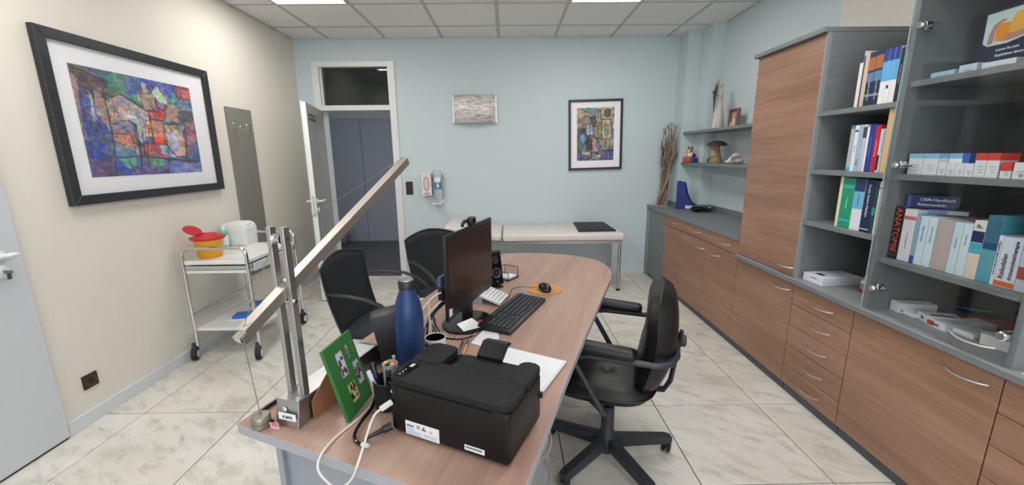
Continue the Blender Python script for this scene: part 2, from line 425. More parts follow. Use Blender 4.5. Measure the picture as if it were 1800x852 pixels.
# ================================================================== FITTED CABINETS ALONG THE RIGHT WALL
FX = 1.69
def bow(y0, y1, z, parent, x=FX, out=.028, r=.0042):
    b = MB(); b.tube(arc_pts((x-.002, y0, z), (x-.002, y1, z), (-out, 0, -.004), 10), r, 8)
    return b.build('handle', m_handle, parent, smooth=True)
def cabinet(label, y0, y1, z1, fronts, z0=.06, side_gap=.0):
    t = thing('cabinet', label, 'cabinet', (FX+.02, (y0+y1)/2, 0), 0, 'fitted base cabinets under the worktops')
    oy = (y0+y1)/2; ox = FX+.02
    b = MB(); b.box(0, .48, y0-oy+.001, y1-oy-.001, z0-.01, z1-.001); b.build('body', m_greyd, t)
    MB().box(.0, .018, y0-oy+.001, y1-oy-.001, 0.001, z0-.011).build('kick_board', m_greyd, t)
    for (nm, a, c, e, f, h) in fronts:
        p = MB().box(FX-ox, FX-ox+.018, a-oy+.0015, c-oy-.0015, e+.0015, f-.0015, bevel=.0015, seg=1).build(nm, m_wood, t)
        if h:
            q = bow(h[0]-oy, h[1]-oy, h[2], p, x=FX-ox)
    return t
# filler between back wall and first cabinet
t = thing('filler_panel', 'grey laminate filler panel between the blue wall and the first wooden cabinet', 'panel', (FX, 4.6, 0))
MB().box(0, .018, -.268, .20, .03, .819).build('board', m_grey, t)
MB().box(-.012, .03, .20, .276, .0, .819, bevel=.002, seg=1).build('edge_strip', m_greyl, t)
MB().box(.02, .5, -.268, -.25, .01, .819).build('side_board', m_greyd, t)
MB().box(.018, .03, -.268, .20, 0, .029).build('kick_board', m_greyd, t)
cabinet('narrow wooden cabinet with one drawer over a plain door, next to the grey filler panel', 3.882, 4.33, .818,
        [('drawer', 3.882, 4.33, .708, .818, (3.96, 4.10, .768)), ('door', 3.882, 4.33, .06, .706, None)])
cabinet('wide wooden cabinet with two drawers over a pair of doors, under the low grey counter', 2.90, 3.88, .818,
        [('drawer', 3.392, 3.88, .708, .818, (3.49, 3.64, .768)), ('drawer', 2.90, 3.39, .708, .818, (3.01, 3.16, .762)),
         ('door', 3.392, 3.88, .06, .706, (3.37, 3.52, .643) if 0 else (3.405, 3.53, .643)), ('door', 2.90, 3.39, .06, .706, (3.145, 3.26, .643))])
cabinet('wooden cabinet with one door and one handle directly below the tall wooden cupboard', 2.292, 2.898, .693,
        [('door', 2.292, 2.898, .06, .690, (2.313, 2.456, .641))])
dz = [.690, .566, .438, .311, .184, .06]
cabinet('wooden chest of five drawers below the open bookshelf', 1.862, 2.290, .693,
        [('drawer', 1.862, 2.290, dz[k+1], dz[k], (1.98, 2.125, [.626, .503, .376, .245, .119][k])) for k in range(5)])
cabinet('widest wooden cabinet with one large door and bow handle, below the glass cabinet', 1.245, 1.860, .693,
        [('door', 1.245, 1.860, .06, .690, (1.281, 1.428, .637))])
dz = [.690, .557, .432, .308, .184, .06]
cabinet('wooden chest of drawers at the right edge of the picture, nearest the camera', .64, 1.243, .693,
        [('drawer', .64, 1.243, dz[k+1], dz[k], (.86, 1.0, dz[k]-.055)) for k in range(5)])
cabinet('wooden cabinet with one door beside the camera, out of the picture to the right', .02, .638, .693,
        [('door', .02, .638, .06, .690, (.06, .2, .637))])
# worktops
t = thing('counter', 'grey laminate counter top on the low cabinets next to the blue wall', 'worktop', (1.67, 3.9, .82))
b = MB(); b.prism([(0, -.998), (.525, -.998), (.525, .485), (.395, .485), (.395, .745), (.26, .745), (.26, .97), (0, .97)], 0, .03, bevel=.002, seg=1)
b.build('top', m_grey, t)
b = MB(); zz = (.03, .085)
b.box(.512, .526, -.998, .485, *zz); b.box(.384, .526, .474, .488, *zz); b.box(.384, .398, .488, .738, *zz); b.box(.25, .398, .735, .748, *zz); b.box(.25, .264, .748, .972, *zz)
b.build('upstand', m_grey, t)
t = thing('worktop', 'long grey laminate worktop running under the bookshelf and the glass cabinet', 'worktop', (1.667, 1.4, .694))
MB().box(0, .525, -1.38, 1.497, 0, .028, bevel=.003, seg=2).build('top', m_greyl, t)
MB().box(-.001, .004, -1.38, 1.497, .002, .026).build('edge_band', m_grey, t)
# tall cupboard
t = thing('tall_cupboard', 'tall wooden cupboard with one high door standing between the wall shelves and the bookshelf', 'cupboard', (1.71, 2.595, .722))
b = MB(); T1 = 1.34
b.box(0, .482, -.301, -.283, 0, T1); b.box(0, .482, .287, .305, 0, T1); b.box(.47, .482, -.283, .287, 0, T1); b.box(0, .47, -.283, .287, 0, .018); b.box(0, .47, -.283, .287, T1-.018, T1)
b.build('body', m_grey, t)
MB().box(-.021, -.002, -.301, .305, 0, T1).build('front_edge', m_wood, t) if 0 else None
dr = MB().box(-.02, -.001, -.283, .303, .003, T1-.002, bevel=.0015, seg=1).build('door', m_wood, t)
bow(2.313-2.595, 2.456-2.595, .055, dr, x=-.02)
MB().lathe([(.006, 0), (.006, .004), (.004, .005)], seg=12, m=Matrix.Translation((-.021, -.235, .135)) @ Matrix.Rotation(-R(90), 4, 'Y')).build('lock', m_chrome, dr, smooth=True)
MB().box(-.02, 0.0, -.301, -.284, 0, T1).build('side_edge', m_greyl, t)
MB().box(-.045, .482, -.301, .325, T1+.001, T1+.026, bevel=.002, seg=1).build('cornice', m_grey, t)
# open bookshelf
t = thing('bookshelf', 'open grey bookshelf with three shelves of books beside the tall cupboard', 'bookshelf', (1.69, 2.06, .722))
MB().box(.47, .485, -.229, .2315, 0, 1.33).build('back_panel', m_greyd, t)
for zt in (1.660, 1.353, 1.068):
    MB().box(0.0, .468, -.229, .2335, zt-.024-.722, zt-.722, bevel=.0015, seg=1).build('shelf', m_grey, t)
# glass cabinet
t = thing('glass_cabinet', 'tall grey cabinet with a clear glass door and books and boxes inside', 'cabinet', (1.69, 1.54, .722))
GT = 1.40
b = MB().box(.004, .485, .266, .288, 0, GT); b.build('side_panel', m_grey, t)
MB().box(.004, .485, -.302, -.282, 0, GT).build('side_panel', m_grey, t)
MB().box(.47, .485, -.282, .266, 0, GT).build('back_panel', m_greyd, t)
MB().box(-.02, .49, -.315, .300, GT+.001, GT+.026).build('top_panel', m_grey, t)
for zt in (1.735, 1.350, .973):
    MB().box(  .018, .469, -.2815, .2655, zt-.024-.722, zt-.722, bevel=.0015, seg=1).build('shelf', m_grey, t)
gd = MB().box(-.008, -.002, -.298, .284, .004, GT-.004, bevel=.001, seg=1).build('glass_door', m_glass, t)
gb = MB().box(-.0085, -.0015, .2845, .2865, .004, GT-.004).build('door_edge', mat('glass_edge', '#9fb0b0', .2), gd)
for z in (1.948, 1.391, .832):
    b = MB(); zz = z-.722
    b.lathe([(.014, 0), (.014, .008), (.011, .012)], seg=16, m=Matrix.Translation((-.008, .236, zz)) @ Matrix.Rotation(-R(90), 4, 'Y'))
    b.box(-.001, .02, .222, .256, zz-.010, zz+.010, bevel=.002, seg=1); b.box(.02, .05, .245, .2655, zz-.016, zz+.016, bevel=.003, seg=1)
    b.tube([(.0, .215, zz-.007), (.03, .205, zz-.004), (.045, .245, zz)], .004, 6)
    b.build('hinge', m_chrome, gd, smooth=True)
b = MB(); b.tube(arc_pts((-.008, -.255, .055), (-.008, -.105, .061), (-.032, 0, -.006), 12), .0038, 8); b.build('handle', m_handle, gd, smooth=True)
b = MB(); b.lathe([(.017, 0), (.017, .012), (.012, .016), (.009, .016)], seg=18, m=Matrix.Translation((-.008, -.272, .108)) @ Matrix.Rotation(-R(90), 4, 'Y'))
b.lathe([(.012, 0), (.012, .02)], seg=14, m=Matrix.Translation((-.002, -.272, .108)) @ Matrix.Rotation(R(90), 4, 'Y'))
b.build('lock', m_chrome, gd, smooth=True)
# next bay, only its first edge shows
t = thing('paper_sheet', 'white sheet lying on the worktop right of the glass cabinet', 'paper', (1.72, 1.13, .7225))
MB().box(-.02, .19, -.14, .085, 0, .0015).build('sheet', m_paper, t)
# wall shelves by the column
for z, nm in ((1.680, 'upper'), (1.352, 'lower')):
    t = thing('wall_shelf', f'{nm} grey wall shelf on the pale blue wall above the counter', 'shelf', (1.95, 3.77, z), 0, 'wall shelves above the counter')
    MB().prism([(0, -.86), (.25, -.86), (.25, .617), (.118, .617), (.118, .872), (0, .872)], -.027, 0, bevel=.0015, seg=1).build('board', m_grey, t)

# ================================================================== BOOKS AND BOXES
LEGIBLE = ('ANATOMIE', 'P', 'Duale Innere Medizin')
def book(label, group, y1, y0, z, h, col, x=1.715, d=.17, bands=(), title=None, tcol='#e8e8e8', pages=True, tsize=None, tz=.5, cat='book', rough=.45, name='book', tdir=1):
    """upright, spine facing -x, from y1 (far) to y0 (near)"""
    y = (y0+y1)/2; hw = abs(y1-y0)/2-.0006
    t = thing(name, label, cat, (x, y, z+.0005), 0, group)
    cm = mat('cover_'+col, '#'+col, rough)
    if pages:
        k = min(.0022, hw*.25)
        b = MB(); b.box(0, .003, -hw, hw, 0, h, bevel=.0008, seg=1); b.box(.003, d, -hw, -hw+k, 0, h); b.box(.003, d, hw-k, hw, 0, h)
        b.build('cover', cm, t)
        MB().box(.0035, d-.004, -hw+k, hw-k, .003, h-.003).build('pages', m_paper, t)
    else:
        MB().box(0, d, -hw, hw, 0, h, bevel=.0012, seg=1).build('case', cm, t)
    for (a, c, bc) in bands:
        MB().box(-.0006, .001, -hw+.0004, hw-.0004, a*h, c*h).build('spine_band', mat('cover_'+bc, '#'+bc, rough), t)
    if title:
        s = tsize or hw*1.3
        if title in LEGIBLE: text(t, title, s, (-.0008, -s*.35*tdir, tz*h), spine_rot(tdir), mat('print_'+tcol.lstrip('#'), tcol, .6), align='CENTER')
        else:       # print too small to read in the photograph: word-like strokes
            b = MB(); z_ = tz*h-len(title)*s*.27; k_ = random.Random(len(title)*7+int(y1*1000))
            while z_ < tz*h+len(title)*s*.27:
                l_ = s*k_.uniform(.35, .9); b.box(-.0008, .0005, -s*.26, s*.26 if k_.random() < .4 else s*.12, z_, z_+l_); z_ += l_+s*k_.uniform(.12, .3)
            b.build('print', mat('print_'+tcol.lstrip('#'), tcol, .6), t)
    return t
def spine_rot(tdir):
    # text runs along z on a face that looks to -x : read bottom to top (tdir 1) or top to bottom (-1)
    if tdir == 1: m = Matrix(((0, 0, -1), (0, 1, 0), (1, 0, 0)))     # x axis of text -> +z, y axis -> +y
    else: m = Matrix(((0, 0, -1), (0, -1, 0), (-1, 0, 0)))
    return m.to_euler()
def flat_rot():
    # upright lettering on a face that looks to -x : text x -> -y, y -> z
    return Matrix(((0, 0, -1), (-1, 0, 0), (0, 1, 0))).to_euler()
S1, S2, S3 = 'books on the top shelf of the bookshelf', 'books on the middle shelf of the bookshelf', 'books on the lower shelf of the bookshelf'
book('slim white book with dark blue top end, leftmost on the bookshelf top shelf', S1, 2.094, 2.073, 1.66, .258, 'd8dadd', d=.2, bands=[(.80, 1.0, '1f3468')])
book('black filler painted as the shaded gap between the white and beige books, top shelf', S1, 2.0725, 2.066, 1.66, .235, '1b1c22', d=.18)  # book-shaped filler, its black stands for the shade in the gap
book('thin beige book on the top shelf of the bookshelf', S1, 2.0655, 2.042, 1.66, .248, 'c9b49b', d=.17)
book('navy book with an orange block on its spine, left one of the navy pair', S1, 2.0415, 2.003, 1.66, .242, '1c2b4a', bands=[(.66, .90, 'a7643c'), (.45, .62, '5d7fa8'), (.18, .22, '8f9aa0')], title='INNERE MEDIZIN', tcol='#9fb2c4', tsize=.011, tz=.28, d=.2)
book('navy book with an orange block on its spine, right one of the navy pair', S1, 2.0025, 1.964, 1.66, .240, '1c2b4a', bands=[(.68, .92, 'a7643c'), (.46, .64, '5d7fa8'), (.18, .22, '8f9aa0')], title='INNERE MEDIZIN', tcol='#9fb2c4', tsize=.011, tz=.28, d=.2)
for k, w_ in enumerate(('left', 'middle', 'right')):
    y1 = 1.9635-k*.0268
    book(f'{w_} one of three alike blue and white volumes on the bookshelf top shelf', S1, y1, y1-.0265, 1.66, .236, 'e2e3e3', bands=[(.78, 1., '1d3c8c'), (.42, .78, '58a6d6')], title='1' if k == 1 else None, tcol='#30303a', tsize=.02, tz=.3, d=.2)
book('thin dark navy book beside the three blue and white volumes', S1, 1.8825, 1.861, 1.66, .226, '15233a', title='Dermatologie', tcol='#9c8f7a', tsize=.011, d=.18)
book('light teal book half behind the glass door edge, rightmost on the top shelf', S1, 1.8605, 1.838, 1.66, .214, '6fb0c4', d=.18)
book('grey book with a turquoise foot, leftmost on the middle shelf', S2, 2.084, 2.059, 1.353, .222, 'a9aeb6', bands=[(0, .09, '38a4c2'), (.93, 1, '3b7f86')], d=.17)
book('white and pale blue book second from left on the middle shelf', S2, 2.0585, 2.036, 1.353, .221, 'd7e2ec', bands=[(.86, .9, '7a3556')], title='Praxis', tcol='#5b87b6', tsize=.010)
book('pale blue mottled book in the left half of the middle shelf', S2, 2.0355, 2.01, 1.353, .222, '9fb3c8', title='Heft', tcol='#3e4c66', tz=.2, tsize=.012)
book('light grey book with a dark mark near its top on the middle shelf', S2, 2.0095, 1.988, 1.353, .221, 'bcc0c8', bands=[(.72, .95, '3a4152')])
book('thin white book next to the royal blue book', S2, 1.9875, 1.975, 1.353, .208, 'e2e4ea')
book('royal blue book in the middle of the middle shelf', S2, 1.9745, 1.944, 1.353, .220, '22358e', title='Notfallmedizin', tcol='#5a74c8', tsize=.012)
book('red book next to the royal blue one', S2, 1.9435, 1.915, 1.353, .214, 'b3202e', title='Taschenbuch', tcol='#e49aa0', tsize=.012)
book('thin pale book with a black block, right of the red book', S2, 1.9145, 1.902, 1.353, .196, 'c7cbd0', bands=[(.05, .40, '1d2024')])
book('thin sky blue and white book right of the red book', S2, 1.9015, 1.891, 1.353, .197, '93b6cf', bands=[(0, .45, 'c9c6be')])
book('thin cream and grey book beside the tall beige board', S2, 1.8905, 1.880, 1.353, .197, 'a8a9a2', bands=[(.1, .3, '5f625f')])
book('tall beige board reaching from shelf to shelf at the right end of the middle shelf', None, 1.8795, 1.846, 1.353, .281, 'd3b07a', pages=False, d=.19, cat='board', name='wooden_board', x=1.705)
book('slim cream book, leftmost on the lower shelf', S3, 2.099, 2.080, 1.068, .257, 'd9d3b4', d=.17)
book('thick green book on the lower shelf of the bookshelf', S3, 2.0795, 2.005, 1.068, .252, '17916a', bands=[(.80, .87, '3ba9a8'), (.13, .18, '3ba9a8')], title='Lexikon', tcol='#9ad8c0', tsize=.014, d=.19, tz=.5)
book('white book with navy and light blue bands next to the green one', S3, 2.0045, 1.945, 1.068, .250, 'd9dce2', bands=[(.76, 1., '1f3768'), (.42, .76, '6aaed2')], title='Kompendium', tcol='#28405f', tsize=.010, tz=.6, d=.19)
book('navy book with bold white lettering on the lower shelf', S3, 1.9445, 1.893, 1.068, .250, '16264a', bands=[(.05, .07, 'c9d0d8')], title='Duale Innere Medizin', tcol='#dfe5ee', tsize=.018, tz=.6, tdir=-1, d=.19)
book('dark teal book between the navy book and the ivory one', S3, 1.8925, 1.872, 1.068, .246, '184450', bands=[(.35, .5, '2a8a92')], d=.19)
book('ivory book at the right end of the lower shelf', S3, 1.8715, 1.842, 1.068, .245, 'd6d2bf', bands=[(.86, .89, '3f6a3f')], d=.18)
# pads and boxes on the worktop in the bookshelf
t = thing('paper_pack', 'thick white pack of forms lying on the worktop under the bookshelf', 'paper pack', (1.845, 2.212, .7225), R(2))
MB().box(-.115, .115, -.072, .072, 0, .018, bevel=.001, seg=1).build('lower_pad', m_paper, t)
MB().box(-.115, .117, -.074, .070, .0185, .044, bevel=.001, seg=1).build('upper_pad', mat('pad_lilac_white', '#d9daea', .7), t)
b = MB(); b.box(-.1155, -.1150, -.03, .02, .026, .030); b.box(-.08, -.05, -.02, .03, .0441, .0446); b.build('print', m_ink, t)
t = thing('cardboard_box', 'small reddish brown box at the right end of the worktop under the bookshelf', 'box', (1.95, 1.99, .7225), R(-6))
MB().box(-.09, .07, -.05, .05, 0, .052, bevel=.001, seg=1).build('carton', mat('carton_brown', '#b98467', .7), t)
MB().box(-.0906, -.06, -.0506, .0506, .001, .014).build('red_band', mat('red_print', '#7e2c2a', .7), t)
t = thing('envelope_pack', 'bundle of white envelopes lying on the reddish brown box under the bookshelf', 'envelopes', (1.955, 2.03, .7755), R(35))
for k in range(4):
    MB().box(-.10+.004*k, .095, -.05, .06-.003*k, .008*k, .008*k+.0075, bevel=.0008, seg=1).build('envelope', mat('envelope_grey', '#bfc2cc', .7) if k == 2 else m_paper, t)
# medicine boxes, top row of the glass cabinet shelf
def mbox(label, y1, y0, z, h, top=None, tf=.22, x=1.745, d=.07, rz=0, marks=True, group='medicine boxes on the middle shelf of the glass cabinet', bodyc='dfe1e6', logo=None):
    y = (y0+y1)/2; hw = (y1-y0)/2-.0008
    t = thing('medicine_box', label, 'box', (x, y, z+.0005), rz, group)
    MB().box(0, d, -hw, hw, 0, h, bevel=.0008, seg=1).build('carton', mat('carton_'+bodyc, '#'+bodyc, .5), t)
    if top:
        MB().box(-.0006, d+.0006, -hw-.0003, hw+.0003, h*(1-tf), h+.0005).build('colour_band', mat('carton_'+top, '#'+top, .5), t)
    if marks:
        b = MB()
        for k in range(3): b.box(-.0005, .001, -hw*.6, hw*(.1+.2*k), h*(.2+.12*k), h*(.2+.12*k)+.0022)
        b.build('print', mat('print_grey', '#8f95a5', .7), t)
    if logo:
        MB().box(-.0006, .001, -hw*.5, -hw*.05, h*.12, h*.3).build('pictogram', mat('print_grey'), t)
    return t
Zm = 1.350
mbox('white medicine box with a light blue top band, leftmost on the shelf behind glass', 1.787, 1.724, Zm, .087, '8fc0dc')
mbox('white medicine box with a light blue top band, second from the left behind glass', 1.7235, 1.662, Zm, .087, '8fc0dc')
mbox('white box with a light blue top band standing behind the low white boxes', 1.661, 1.611, Zm, .087, '7fb4d8', x=1.785)
mbox('narrow box with a deep blue end beside the light blue banded boxes', 1.610, 1.585, Zm, .088, '2c5fae', tf=.55, x=1.785)
mbox('low plain white box in front, left one of the row of four', 1.661, 1.628, Zm, .052, None)
mbox('low white box with small print in front, second of the row of four', 1.6275, 1.594, Zm, .051, None)
mbox('low white box in front, third of the row of four', 1.5935, 1.562, Zm, .050, None)
mbox('low white box next to the red topped boxes, last of the row of four', 1.5615, 1.531, Zm, .049, None)
mbox('white box with a red top band, left one of the red topped row', 1.5305, 1.492, Zm, .087, 'd2412f', tf=.28)
mbox('white box with a red top band, right one of the front red pair', 1.4915, 1.452, Zm, .087, 'd2412f', tf=.28)
mbox('tall box with dark red top at the back of the red topped row', 1.4515, 1.385, Zm, .088, 'b8332a', tf=.45, x=1.83)
mbox('small white box with a red upper half in front of the dark red topped box', 1.4455, 1.412, Zm, .055, 'cf3a2c', tf=.5)
mbox('white box with a grey pictogram, left of the pair at the right end behind glass', 1.4085, 1.368, Zm, .056, None, logo=1)
mbox('white box with a grey pictogram, right of the pair at the right end behind glass', 1.3675, 1.33, Zm, .056, None, logo=1)
# upper shelf behind glass: pale packs and the poster
for (l, y1, y0, h, c, x) in (('pale blue flat pack, leftmost on the top shelf behind glass', 1.80, 1.705, .030, 'a9c4de', 1.78),
        ('whitish pack with a red mark lying on the top shelf behind glass', 1.70, 1.635, .040, 'c2cdda', 1.79),
        ('long white pack with a brown end on the top shelf behind glass', 1.63, 1.52, .034, 'cfd3da', 1.80)):
    mbox(l, y1, y0, 1.735, h, None, x=x, d=.13, group='packs on the top shelf behind glass', bodyc=c)
t = thing('poster', 'dark blue leaflet showing hands around an orange mug, standing on the top shelf behind glass', 'poster', (1.86, 1.66, 1.7355), R(-4))
MB().box(0, .003, -.14, .052, 0, .235).build('board', mat('poster_navy', '#20253e', .45), t)
MP = Matrix(((0, 0, -1, -.0004), (-1, 0, 0, 0), (0, 1, 0, 0), (0, 0, 0, 1)))
MB().prism([(-.038, .118), (-.02, .104), (.05, .102), (.12, .118), (.12, .222), (-.04, .222)], 0, .0004, m=MP).build('photo', mat('poster_sky', '#bcd2cf', .5), t)
MB().prism([(.004, .118), (.002, .165), (.01, .178), (.048, .176), (.052, .125), (.03, .112)], .0004, .0009, m=MP).build('orange_mug', mat('poster_orange', '#d88a25', .5), t)
MB().prism([(.052, .135), (.05, .18), (.062, .205), (.12, .205), (.12, .135)], .0004, .0009, m=MP).build('yellow_sleeve', mat('poster_yellow', '#d9a63f', .5), t)
MB().prism([(-.022, .11), (-.018, .15), (-.008, .178), (.02, .192), (.04, .188), (.012, .178), (.0, .16), (-.002, .112)], .0009, .0014, m=MP).build('hand', mat('poster_skin', '#a98275', .5), t)
MB().prism([(.03, .112), (.05, .135), (.12, .14), (.12, .122), (.06, .112)], .0009, .0014, m=MP).build('hand', mat('poster_skin', '#a98275', .5), t)
text(t, 'Lassen Sie jetzt', .0125, (-.0006, -.016, .080), flat_rot(), mat('print_white', '#d4d7e2', .6), bold=.0002)
text(t, 'Empfohlene überprüfen', .0125, (-.0006, -.016, .060), flat_rot(), mat('print_white', '#d4d7e2', .6), bold=.0002)
# book row behind glass
G3 = 'books in the row behind the glass door'
Z3 = .9735; X3 = 1.742
book('black anatomy book with orange and red lettering, leftmost behind the glass door', G3, 1.803, 1.757, Z3, .234, '1b1e27', x=X3, title='ANATOMIE', tcol='#dd5a32', tsize=.040, tz=.55, tdir=-1, d=.2, bands=[(.05, .09, '3a3e48')])
book('white book with a pink emblem next to the black anatomy book', G3, 1.7565, 1.701, Z3, .229, 'dfdfe4', x=X3, bands=[(.80, .87, 'd96a85')], title='Pharmakologie', tcol='#8b90a4', tsize=.010, tz=.4, d=.2)
book('thin blue grey book with a deep blue foot behind glass', G3, 1.7005, 1.682, Z3, .214, '8fadc6', x=X3, bands=[(0, .16, '2d4f9a')], d=.19)
book('white and pale blue book, left of the pair alike behind glass', G3, 1.6815, 1.647, Z3, .208, 'd0e2ee', x=X3, title='Leitlinien', tcol='#5e7f9e', tsize=.012, tz=.65, d=.19)
book('white and pale blue book, right of the pair alike behind glass', G3, 1.6465, 1.612, Z3, .208, 'd0e2ee', x=X3, title='Leitlinien', tcol='#5e9e9a', tsize=.012, tz=.65, d=.19)
book('wide grey beige folder in the middle of the row behind glass', G3, 1.6115, 1.549, Z3, .206, 'b7aaa6', x=X3, pages=False, d=.2, bands=[])
book('pale blue and white folder right of the grey beige folder', G3, 1.5485, 1.516, Z3, .204, 'c6dde6', x=X3, title='Tabellen', tcol='#5e7f9e', tsize=.010, tz=.6, d=.19)
book('second pale blue folder right of the grey beige folder', G3, 1.5155, 1.484, Z3, .204, 'cfe0ea', x=X3, title='Normwerte', tcol='#6a7f9e', tsize=.009, tz=.7, d=.19)
book('white book with navy square, turquoise block and letter P on its spine', G3, 1.4835, 1.443, Z3, .222, 'e0dedb', x=X3, bands=[(.44, .62, '49adc0') , (.63, .82, '20315e'), (.0, .43, 'dccfc4')], title='P', tcol='#20315e', tsize=.028, tz=.9, tdir=1, d=.19)
book('teal folder with a dark blue upper part, tallest in the row behind glass', G3, 1.4425, 1.398, Z3, .246, '4e9fb2', x=X3, bands=[(.50, .60, '1f4f78'), (.60, 1.0, '3c6c86')], pages=False, d=.2)
book('slim white volume with vertical print right of the teal folder', G3, 1.3975, 1.385, Z3, .18, 'dfe3ec', x=X3, title='Arzneimittel und Therapie', tcol='#3b4256', tsize=.009, tz=.55, d=.18)
t = book('thick white book with dark title and an orange band at its foot, behind glass', G3, 1.3845, 1.325, Z3, .178, 'd3dbea', x=X3, bands=[(.02, .12, 'dd6a33')], d=.18)
text(t, 'Risikofallen', .020, (-.0008, .006, .03), spine_rot(1), m_ink, bold=.0003)
text(t, 'Arzneimitteltherapie', .0165, (-.0008, -.018, .03), spine_rot(1), m_ink, bold=.0003)
book('white book with a red picture on its cover, rightmost behind glass', G3, 1.3245, 1.262, Z3, .172, 'c9d2e0', x=X3, bands=[(.25, .5, 'a8433c')], d=.18)
t = thing('book', 'dark blue travel medicine handbook lying on top of the row of books behind glass', 'book', (1.802, 1.712, 1.2085), R(35), 'books lying on top of the row behind glass')
b = MB(); b.box(0, .003, -.074, .074, 0, .054); b.box(.003, .11, -.074, .074, 0, .002); b.box(.003, .11, -.074, .074, .052, .054); b.build('cover', mat('cover_royal', '#1d2f66', .4), t)
MB().box(.004, .107, -.072, .072, .0025, .0515).build('pages', m_paper, t)
MB().box(-.0007, .001, .062, .0745, .0, .054).build('spine_band', mat('cover_royal_light', '#3a55a8', .4), t)
text(t, 'CRM-Handbuch', .0165, (-.0008, .036, .031), flat_rot(), mat('print_white'), bold=.0003)
text(t, 'Reisemedizin', .0165, (-.0008, .040, .010), flat_rot(), mat('print_white'), bold=.0003)
t = thing('book', 'blue grey paperback lying under the dark blue handbook behind glass', 'book', (1.815, 1.650, 1.1885), R(35), 'books lying on top of the row behind glass')
MB().box(0, .09, -.058, .058, 0, .0185, bevel=.001, seg=1).build('cover', mat('cover_bluegrey', '#6f86a8', .5), t)
MB().box(-.0006, .085, -.0585, 0, .002, .0165).build('pages', mat('pages_grey', '#b9bcc4', .7), t)
t = thing('book', 'thin brown covered booklet lying across the middle of the row behind glass', 'book', (1.80, 1.535, 1.1835), R(4), 'books lying on top of the row behind glass')
MB().box(0, .12, -.04, .03, 0, .005, bevel=.001, seg=1).build('cover', mat('cover_brown', '#8a5a44', .5), t)
MB().box(.002, .118, -.0405, .028, .0012, .0038).build('pages', m_paper, t)
# small things on the worktop behind glass
ZW = .7225
def flatbox(label, x, y, rz, lx, ly, h, z=ZW, c='e0e1e6', band=None, name='medicine_box', cat='box', word=None):
    t = thing(name, label, cat, (x, y, z), R(rz), 'things lying on the worktop behind the glass door')
    MB().box(0, lx, -ly/2, ly/2, 0, h, bevel=.0008, seg=1).build('carton', mat('carton_'+c, '#'+c, .5), t)
    if band: MB().box(-.0006, lx*.18, -ly/2-.0006, -ly/2+ly*.33 if band[1] < 0 else ly/2+.0006, h*.2, h*.8).build('colour_band', mat('carton_'+band[0], '#'+band[0], .5), t) if band[1] < 0 else MB().box(-.0006, .001, ly/2-ly*.4, ly/2-.003, h*.15, h*.85).build('colour_band', mat('carton_'+band[0], '#'+band[0], .5), t)
    if word:
        b = MB()
        for k in range(4): b.box(-.0006, .001, ly*.1-k*ly*.07-ly*.05, ly*.1-k*ly*.07, h*.3, h*(.62 if k % 2 else .7))
        b.build('print', mat('print_blue', '#39507e', .6), t)
    return t
t = flatbox('white medicine box with a dark red line, leftmost on the worktop behind glass', 1.79, 1.770, -12, .15, .055, .046)
MB().box(.01, .1505, -.0281, -.0270, .008, .014).build('red_line', mat('red_print', '#7e2c2a', .7), t)
t = flatbox('small flat white box in front of the leftmost box behind glass', 1.80, 1.712, -8, .06, .06, .018)
t = flatbox('white box with blue print turned askew on the worktop behind glass', 1.805, 1.655, -22, .12, .068, .034, word='N 2 ST')
MB().box(.02, .10, -.022, -.006, .0342, .0347).build('blue_print', mat('print_blue'), t)
t = flatbox('flat white box with a red end field on the worktop behind glass', 1.785, 1.577, -4, .20, .082, .030, band=('c9382f', 1), word='Rx')
t = thing('booklet', 'red booklet lying behind the flat white box behind glass', 'booklet', (2.00, 1.60, ZW), R(-15))
MB().box(0, .13, -.07, .07, 0, .018, bevel=.001, seg=1).build('cover', mat('booklet_red', '#a83228', .5), t)
t = thing('plastic_folder', 'glossy blue plastic folder leaning behind the red booklet behind glass', 'folder', (2.02, 1.69, ZW+.036), R(-20))
MB().box(0, .12, -.12, .11, 0, .010, bevel=.002, seg=1, m=Matrix.Rotation(R(-14), 4, 'X')).build('cover', mat('folder_blue', '#3a6f96', .15), t)
t = flatbox('flat white pack next to the large white pad behind glass', 1.815, 1.50, 2, .10, .075, .020, name='paper_pack', cat='paper pack')
t = flatbox('large white pad at the right end of the worktop behind glass', 1.815, 1.385, 8, .14, .10, .040, name='paper_pad', cat='paper pad')
MB().box(.0, .14, -.05, .05, .0405, .043, bevel=.0005, seg=1).build('loose_sheet', m_paper, t)
